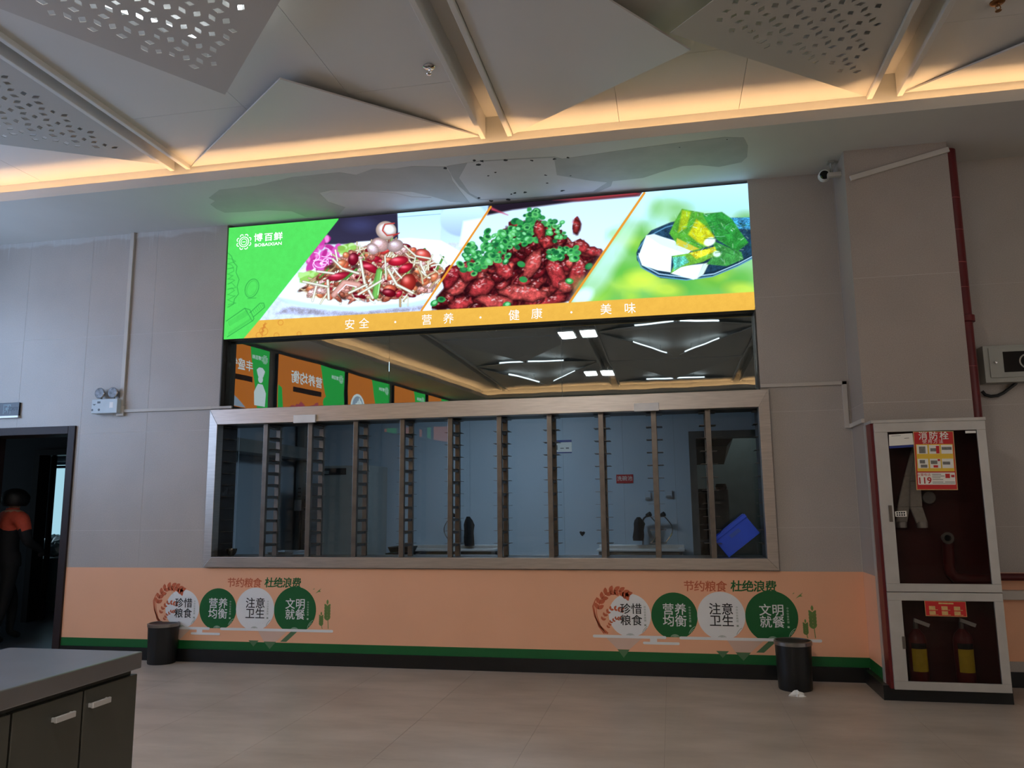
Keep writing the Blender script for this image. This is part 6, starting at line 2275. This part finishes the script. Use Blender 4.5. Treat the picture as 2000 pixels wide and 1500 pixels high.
# the lowest corner rests on the sill
low = (O + v * Lv)[2]
O[2] += zl - low + .001
cr = thing('crate', tuple(O + v * Lv), 'blue plastic crate tipped on its corner at the right end of the serving window', 'crate')
dy = np.array([0, .17, 0])
def slab(m, a0, a1, b0, b1, y0, y1):
    q = [O + u * a0 + v * b0, O + u * a1 + v * b0, O + u * a1 + v * b1, O + u * a0 + v * b1]
    m.hexa([p + np.array([0, y0, 0]) for p in q], [p + np.array([0, y1, 0]) for p in q])
m = MB()
slab(m, 0, Lu, .0, Lv, 0, .006)
slab(m, 0, Lu, .0, Lv, .124, .13)
slab(m, 0, .006, 0, Lv, .006, .124)
slab(m, Lu - .006, Lu, 0, Lv, .006, .124)
slab(m, .006, Lu - .006, Lv - .006, Lv, .006, .124)
m.build('shell', 'blue_crate', cr, bevel=.003)
m = MB()
slab(m, -.008, Lu + .004, -.002, .028, -.010, .0)
slab(m, -.008, Lu + .004, -.002, .028, .13, .138)
m.build('rim', 'blue_crate', cr, bevel=.003)
m = MB()
slab(m, Lu * .36, Lu * .66, Lv * .30, Lv * .46, -.003, .0)
m.build('moulded_panel', pm('crate_blue_light', S(58, 96, 204), .4), cr)

# ================================================================== PERSON IN THE CORRIDOR
def person():
    bx, by = onZ(22, 1262, 0)[0], .55
    bx = onY(6, 1150, by)[0]
    Hh = onY(22, 957, by)[2]
    k = Hh / 1.62
    o = thing('person', (bx, by, 0), 'person with black hair in an orange and black jacket walking off into the corridor', 'person')
    me = bpy.data.meshes.new('body')
    J = {}
    def j(n, x, y, z, r, r2=None):
        J[n] = (len(J), (x * k, y * k, z * k), (r * k, (r2 or r) * k))
    j('pelvis', 0, 0, .88, .135, .105)
    j('waist', .005, .005, 1.00, .135, .10)
    j('chest', .01, .02, 1.20, .165, .115)
    j('upper', .01, .025, 1.33, .120, .09)
    j('neck', .01, .03, 1.405, .052)
    j('head0', .015, .045, 1.47, .066)
    j('head1', .015, .05, 1.545, .078, .088)
    j('sR', .200, .02, 1.305, .085)
    j('eR', .265, .05, 1.06, .056)
    j('wR', .19, .24, .98, .036)
    j('hR', .155, .29, .97, .030)
    j('sL', -.155, .03, 1.315, .075)
    j('eL', -.215, -.02, 1.06, .052)
    j('wL', -.22, .02, .84, .036)
    j('hL', -.22, .035, .77, .030)
    j('hipR', .09, 0, .80, .098)
    j('kneeR', .085, -.03, .46, .066)
    j('calfR', .082, -.07, .30, .058)
    j('ankR', .08, -.13, .09, .040)
    j('toeR', .085, -.01, .035, .034)
    j('hipL', -.09, 0, .80, .098)
    j('kneeL', -.09, .16, .47, .066)
    j('calfL', -.09, .17, .31, .058)
    j('ankL', -.09, .16, .09, .040)
    j('toeL', -.092, .29, .035, .034)
    E_ = [('pelvis', 'waist'), ('waist', 'chest'), ('chest', 'upper'), ('upper', 'neck'), ('neck', 'head0'), ('head0', 'head1'), ('upper', 'sR'), ('sR', 'eR'), ('eR', 'wR'), ('wR', 'hR'),
          ('upper', 'sL'), ('sL', 'eL'), ('eL', 'wL'), ('wL', 'hL'), ('pelvis', 'hipR'), ('hipR', 'kneeR'), ('kneeR', 'calfR'), ('calfR', 'ankR'), ('ankR', 'toeR'),
          ('pelvis', 'hipL'), ('hipL', 'kneeL'), ('kneeL', 'calfL'), ('calfL', 'ankL'), ('ankL', 'toeL')]
    # fingers
    for s, h in ((1, 'hR'), (-1, 'hL')):
        hx, hy, hz = (c / k for c in J[h][1])
        for q in range(4):
            n1, n2 = '%s_f%d' % (h, q), '%s_g%d' % (h, q)
            yy = hy - .022 + q * .016
            j(n1, hx, yy, hz - .045, .0105)
            j(n2, hx - s * .010, yy + .004, hz - .085 + abs(q - 1.5) * .006, .009)
            E_.append((h, n1)); E_.append((n1, n2))
        j(h + '_t', hx - s * .012, hy + .038, hz - .03, .011)
        E_.append((h, h + '_t'))
    names = sorted(J, key=lambda n: J[n][0])
    me.from_pydata([J[n][1] for n in names], [(J[a][0], J[b][0]) for a, b in E_], [])
    ob = bpy.data.objects.new('body', me)
    COL.objects.link(ob)
    sk = ob.modifiers.new('skin', 'SKIN')
    sk.use_smooth_shade = True
    for i, n in enumerate(names):
        me.skin_vertices[0].data[i].radius = J[n][2]
        me.skin_vertices[0].data[i].use_root = (n == 'pelvis')
    sb = ob.modifiers.new('sub', 'SUBSURF')
    sb.levels = sb.render_levels = 2
    bpy.context.view_layer.update()
    m2 = bpy.data.meshes.new_from_object(ob.evaluated_get(bpy.context.evaluated_depsgraph_get()))
    bpy.data.objects.remove(ob)
    m2.name = 'body'
    m2.materials.clear()
    for q in ('skin', 'jacket_red', 'jacket_black', 'trousers', 'rubber'):
        m2.materials.append(M[q])
    for p in m2.polygons:
        x, y, z = (c / k for c in p.center)
        if z > 1.385:
            mi = 0
        elif abs(x) > .19 and z < .83:
            mi = 0
        elif z > 1.19 and z <= 1.385:
            mi = 1
        elif z > .84 and (abs(x) < .16 or z > .85):
            mi = 2
        elif z < .075:
            mi = 4
        else:
            mi = 3
        p.material_index = mi
        p.use_smooth = True
    b = bpy.data.objects.new('body', m2)
    COL.objects.link(b)
    b.parent = o
    b.rotation_euler.z = -.25
    # hair: full cap with a small roll at the nape
    rg = random.Random(2)
    m = MB()
    V, Fc = [], []
    n, rows = 22, 12
    for i in range(rows):
        ph = PI * (.02 + .70 * i / (rows - 1))
        for q in range(n):
            a = 2 * PI * q / n
            front = math.sin(a)
            lim = 1.0 if front < .55 else .92
            r = .148 * (1 + rg.uniform(-.04, .04)) * lim
            V.append((bx + .015 * k + r * k * math.sin(ph) * math.cos(a) * .98, by + .04 * k + r * k * math.sin(ph) * math.sin(a) * 1.02, (1.52 + .118 * math.cos(ph)) * k))
    for i in range(rows - 1):
        for q in range(n):
            Fc.append((i * n + q, (i + 1) * n + q, (i + 1) * n + (q + 1) % n, i * n + (q + 1) % n))
    Fc.append(tuple(range(n)))
    Fc.append(tuple(range((rows - 1) * n, rows * n))[::-1])
    m.add(V, Fc)
    m.build('hair', 'hair', o, smooth=True)
    # jacket collar and hem
    MB().lathe([(.066 * k, 1.375 * k), (.070 * k, 1.40 * k), (.062 * k, 1.425 * k), (.056 * k, 1.42 * k)], (bx + .01 * k, by + .028 * k, 0), n=20).build('collar', 'jacket_red', o, smooth=True)
    MB().lathe([(.16 * k, .80 * k), (.165 * k, .83 * k), (.158 * k, .90 * k), (.145 * k, .95 * k)], (bx, by + .002 * k, 0), n=24, sy=.80).build('jacket_hem', 'jacket_black', o, smooth=True)
person()

# ================================================================== LIGHTBOXES ON THE SIDE WALL (reflected in the dark glass)
sA = math.atan(XLS)
exw = np.array([-math.sin(sA), math.cos(sA), 0])       # reading direction along the slanted wall (towards the serving wall)
ezw = np.array([0, 0, 1.0])
nw = np.cross(exw, ezw)                                 # faces the hall
BO = em('wallbox_orange', lin((.86, .47, .18)), LV['wallbox'])
BG = em('wallbox_green', lin((.20, .72, .30)), LV['wallbox'])
BW = em('wallbox_white', lin((.92, .95, .95)), LV['wallbox'])
BD = em('wallbox_dark', lin((.16, .10, .08)), LV['wallbox'])
BR = em('wallbox_meat', lin((.70, .30, .36)), LV['wallbox'])
BP = em('wallbox_pale', lin((.62, .66, .72)), LV['wallbox'])
BB = em('wallbox_blue', lin((.20, .42, .80)), LV['wallbox'])
titles = ['丰盛午餐', '营养均衡', '营养早餐', '', '']
labs = ['side wall lightbox with a chef and orange and green print reflected at the glass edge', 'side wall lightbox with large white characters over a heap of meat',
        'side wall lightbox with a bowl of dumplings', 'fourth side wall lightbox reflected small in the dark glass', 'farthest side wall lightbox reflected in the dark glass']
for q, (ya, yb) in enumerate(((-5.16, -3.20), (-7.36, -5.38), (-9.07, -7.47), (-10.66, -9.26), (-11.9, -10.8))):
    # ya: far end, yb: end nearer to the serving wall
    O = np.array([xleft(ya), ya, 2.86]) + nw * .004
    W = (yb - ya) / math.cos(sA)
    Hb = 1.03
    o = thing('lightbox', tuple(O + exw * W / 2), labs[q], 'lightbox', 'side wall lightboxes')
    m = MB()
    m.prism([O + nw * -.002, O + exw * W, O + exw * W + ezw * Hb, O + ezw * Hb], nw * .06)
    m.build('case', 'black', o)
    O = O + nw * .06
    g = (.36, W * .30, W * .34, W * .3, W * .3)[q]
    m = MB(); m.flat([(g - .12, 0.01), (W - .01, .01), (W - .01, Hb - .01), (g + .15 - .12, Hb - .01)] if False else [(g * .75, .01), (W - .01, .01), (W - .01, Hb - .01), (g * 1.35, Hb - .01), (g * 1.1, Hb * .55)], O, exw, ezw, .002); m.build('orange_field', BO, o)
    m = MB(); m.flat([(.01, .01), (g * .75, .01), (g * 1.1, Hb * .55), (g * 1.35, Hb - .01), (.01, Hb - .01)], O, exw, ezw, .002); m.build('green_field', BG, o)
    m = MB()
    logo(m, O + exw * .13 + ezw * (Hb - .17) + nw * .002, .075, exw, ezw)
    for kk, ch in enumerate('博百鲜'):
        m.text(ch, O + exw * (.25 + kk * .075) + ezw * (Hb - .17), .075, exw, ezw, off=.004, bold=.01)
    if titles[q]:
        s = (.185, .22, .17)[q]
        zt2 = Hb * (.66 if q != 2 else .34)
        x0 = (.50, g * 1.15 + .16, g * .95 + .06)[q]
        for kk, ch in enumerate(titles[q]):
            m.text(ch, O + exw * (x0 + kk * s * 1.02) + ezw * zt2, s, exw, ezw, off=.004, bold=.012)
    m.build('lettering', BW, o)
    if titles[q]:
        m = MB()
        m.flat([(x0 - .08, zt2 - .24), (x0 + .72, zt2 - .24), (x0 + .72, zt2 - .15), (x0 - .08, zt2 - .15)], O, exw, ezw, .003)
        m.build('caption_bar', BD, o)
    if q == 0:
        m = MB()
        cxx = .22
        m.flat([(cxx - .13, .08), (cxx + .13, .08), (cxx + .15, .30), (cxx + .06, .44), (cxx - .06, .44), (cxx - .15, .30)], O, exw, ezw, .003)
        m.flat(disc(cxx, .52, .06, 20), O, exw, ezw, .003)
        m.flat([(cxx - .06, .56), (cxx + .06, .56), (cxx + .10, .66), (cxx + .04, .71), (cxx - .04, .71), (cxx - .10, .66)], O, exw, ezw, .0035)
        m.build('chef_print', BW, o)
        m = MB()
        m.flat([(.55, .02), (W - .02, .02), (W - .02, .34), (W - .3, .30), (W - .5, .40), (.9, .24), (.7, .12)], O, exw, ezw, .003)
        m.build('dish_print', BP, o)
    elif q == 1:
        rg = random.Random(9)
        m = MB()
        for kk in range(16):
            cx2, cz2 = rg.uniform(.75, W - .25), rg.uniform(.06, .26)
            m.flat([(cx2 + rg.uniform(.06, .17) * math.cos(a), cz2 + min(cz2 - .01, rg.uniform(.04, .10)) * math.sin(a)) for a in np.linspace(0, 6.28, 9, endpoint=False)], O, exw, ezw, .003 + kk * .0002)
        m.build('meat_print', BR, o)
        m = MB()
        m.flat(disc(.62, .36, .10, 14), O, exw, ezw, .0068)
        m.flat(disc(.75, .20, .07, 14), O, exw, ezw, .0068)
        m.flat([(W - .16, .02), (W - .02, .02), (W - .02, .5), (W - .12, .46)], O, exw, ezw, .0068)
        m.build('greens_print', BG, o)
        m = MB(); m.flat([(1.0, .02), (1.4, .02), (1.3, .14), (1.1, .16)], O, exw, ezw, .007); m.build('cloth_print', BB, o)
        m = MB()
        for kk in range(6):
            cx2 = rg.uniform(.3, .8)
            m.flat(disc(cx2, rg.uniform(.06, .2), .06, 10), O, exw, ezw, .0072 + kk * .0001)
        m.build('white_print', BW, o)
    elif q == 2:
        m = MB(); m.flat(disc(W - .36, Hb * .38, .27, 30), O, exw, ezw, .003); m.build('bowl_print', BW, o)
        m = MB(); m.flat(disc(W - .36, Hb * .40, .21, 26), O, exw, ezw, .0036); m.build('soup_print', BP, o)
        m = MB()
        rg = random.Random(3)
        for kk in range(8):
            m.flat(leafpts((W - .36 + rg.uniform(-.12, .12), Hb * .40 + rg.uniform(-.12, .12)), .14, .06, rg.uniform(0, 3)), O, exw, ezw, .0042 + kk * .0002)
        m.build('dumpling_print', BW, o)
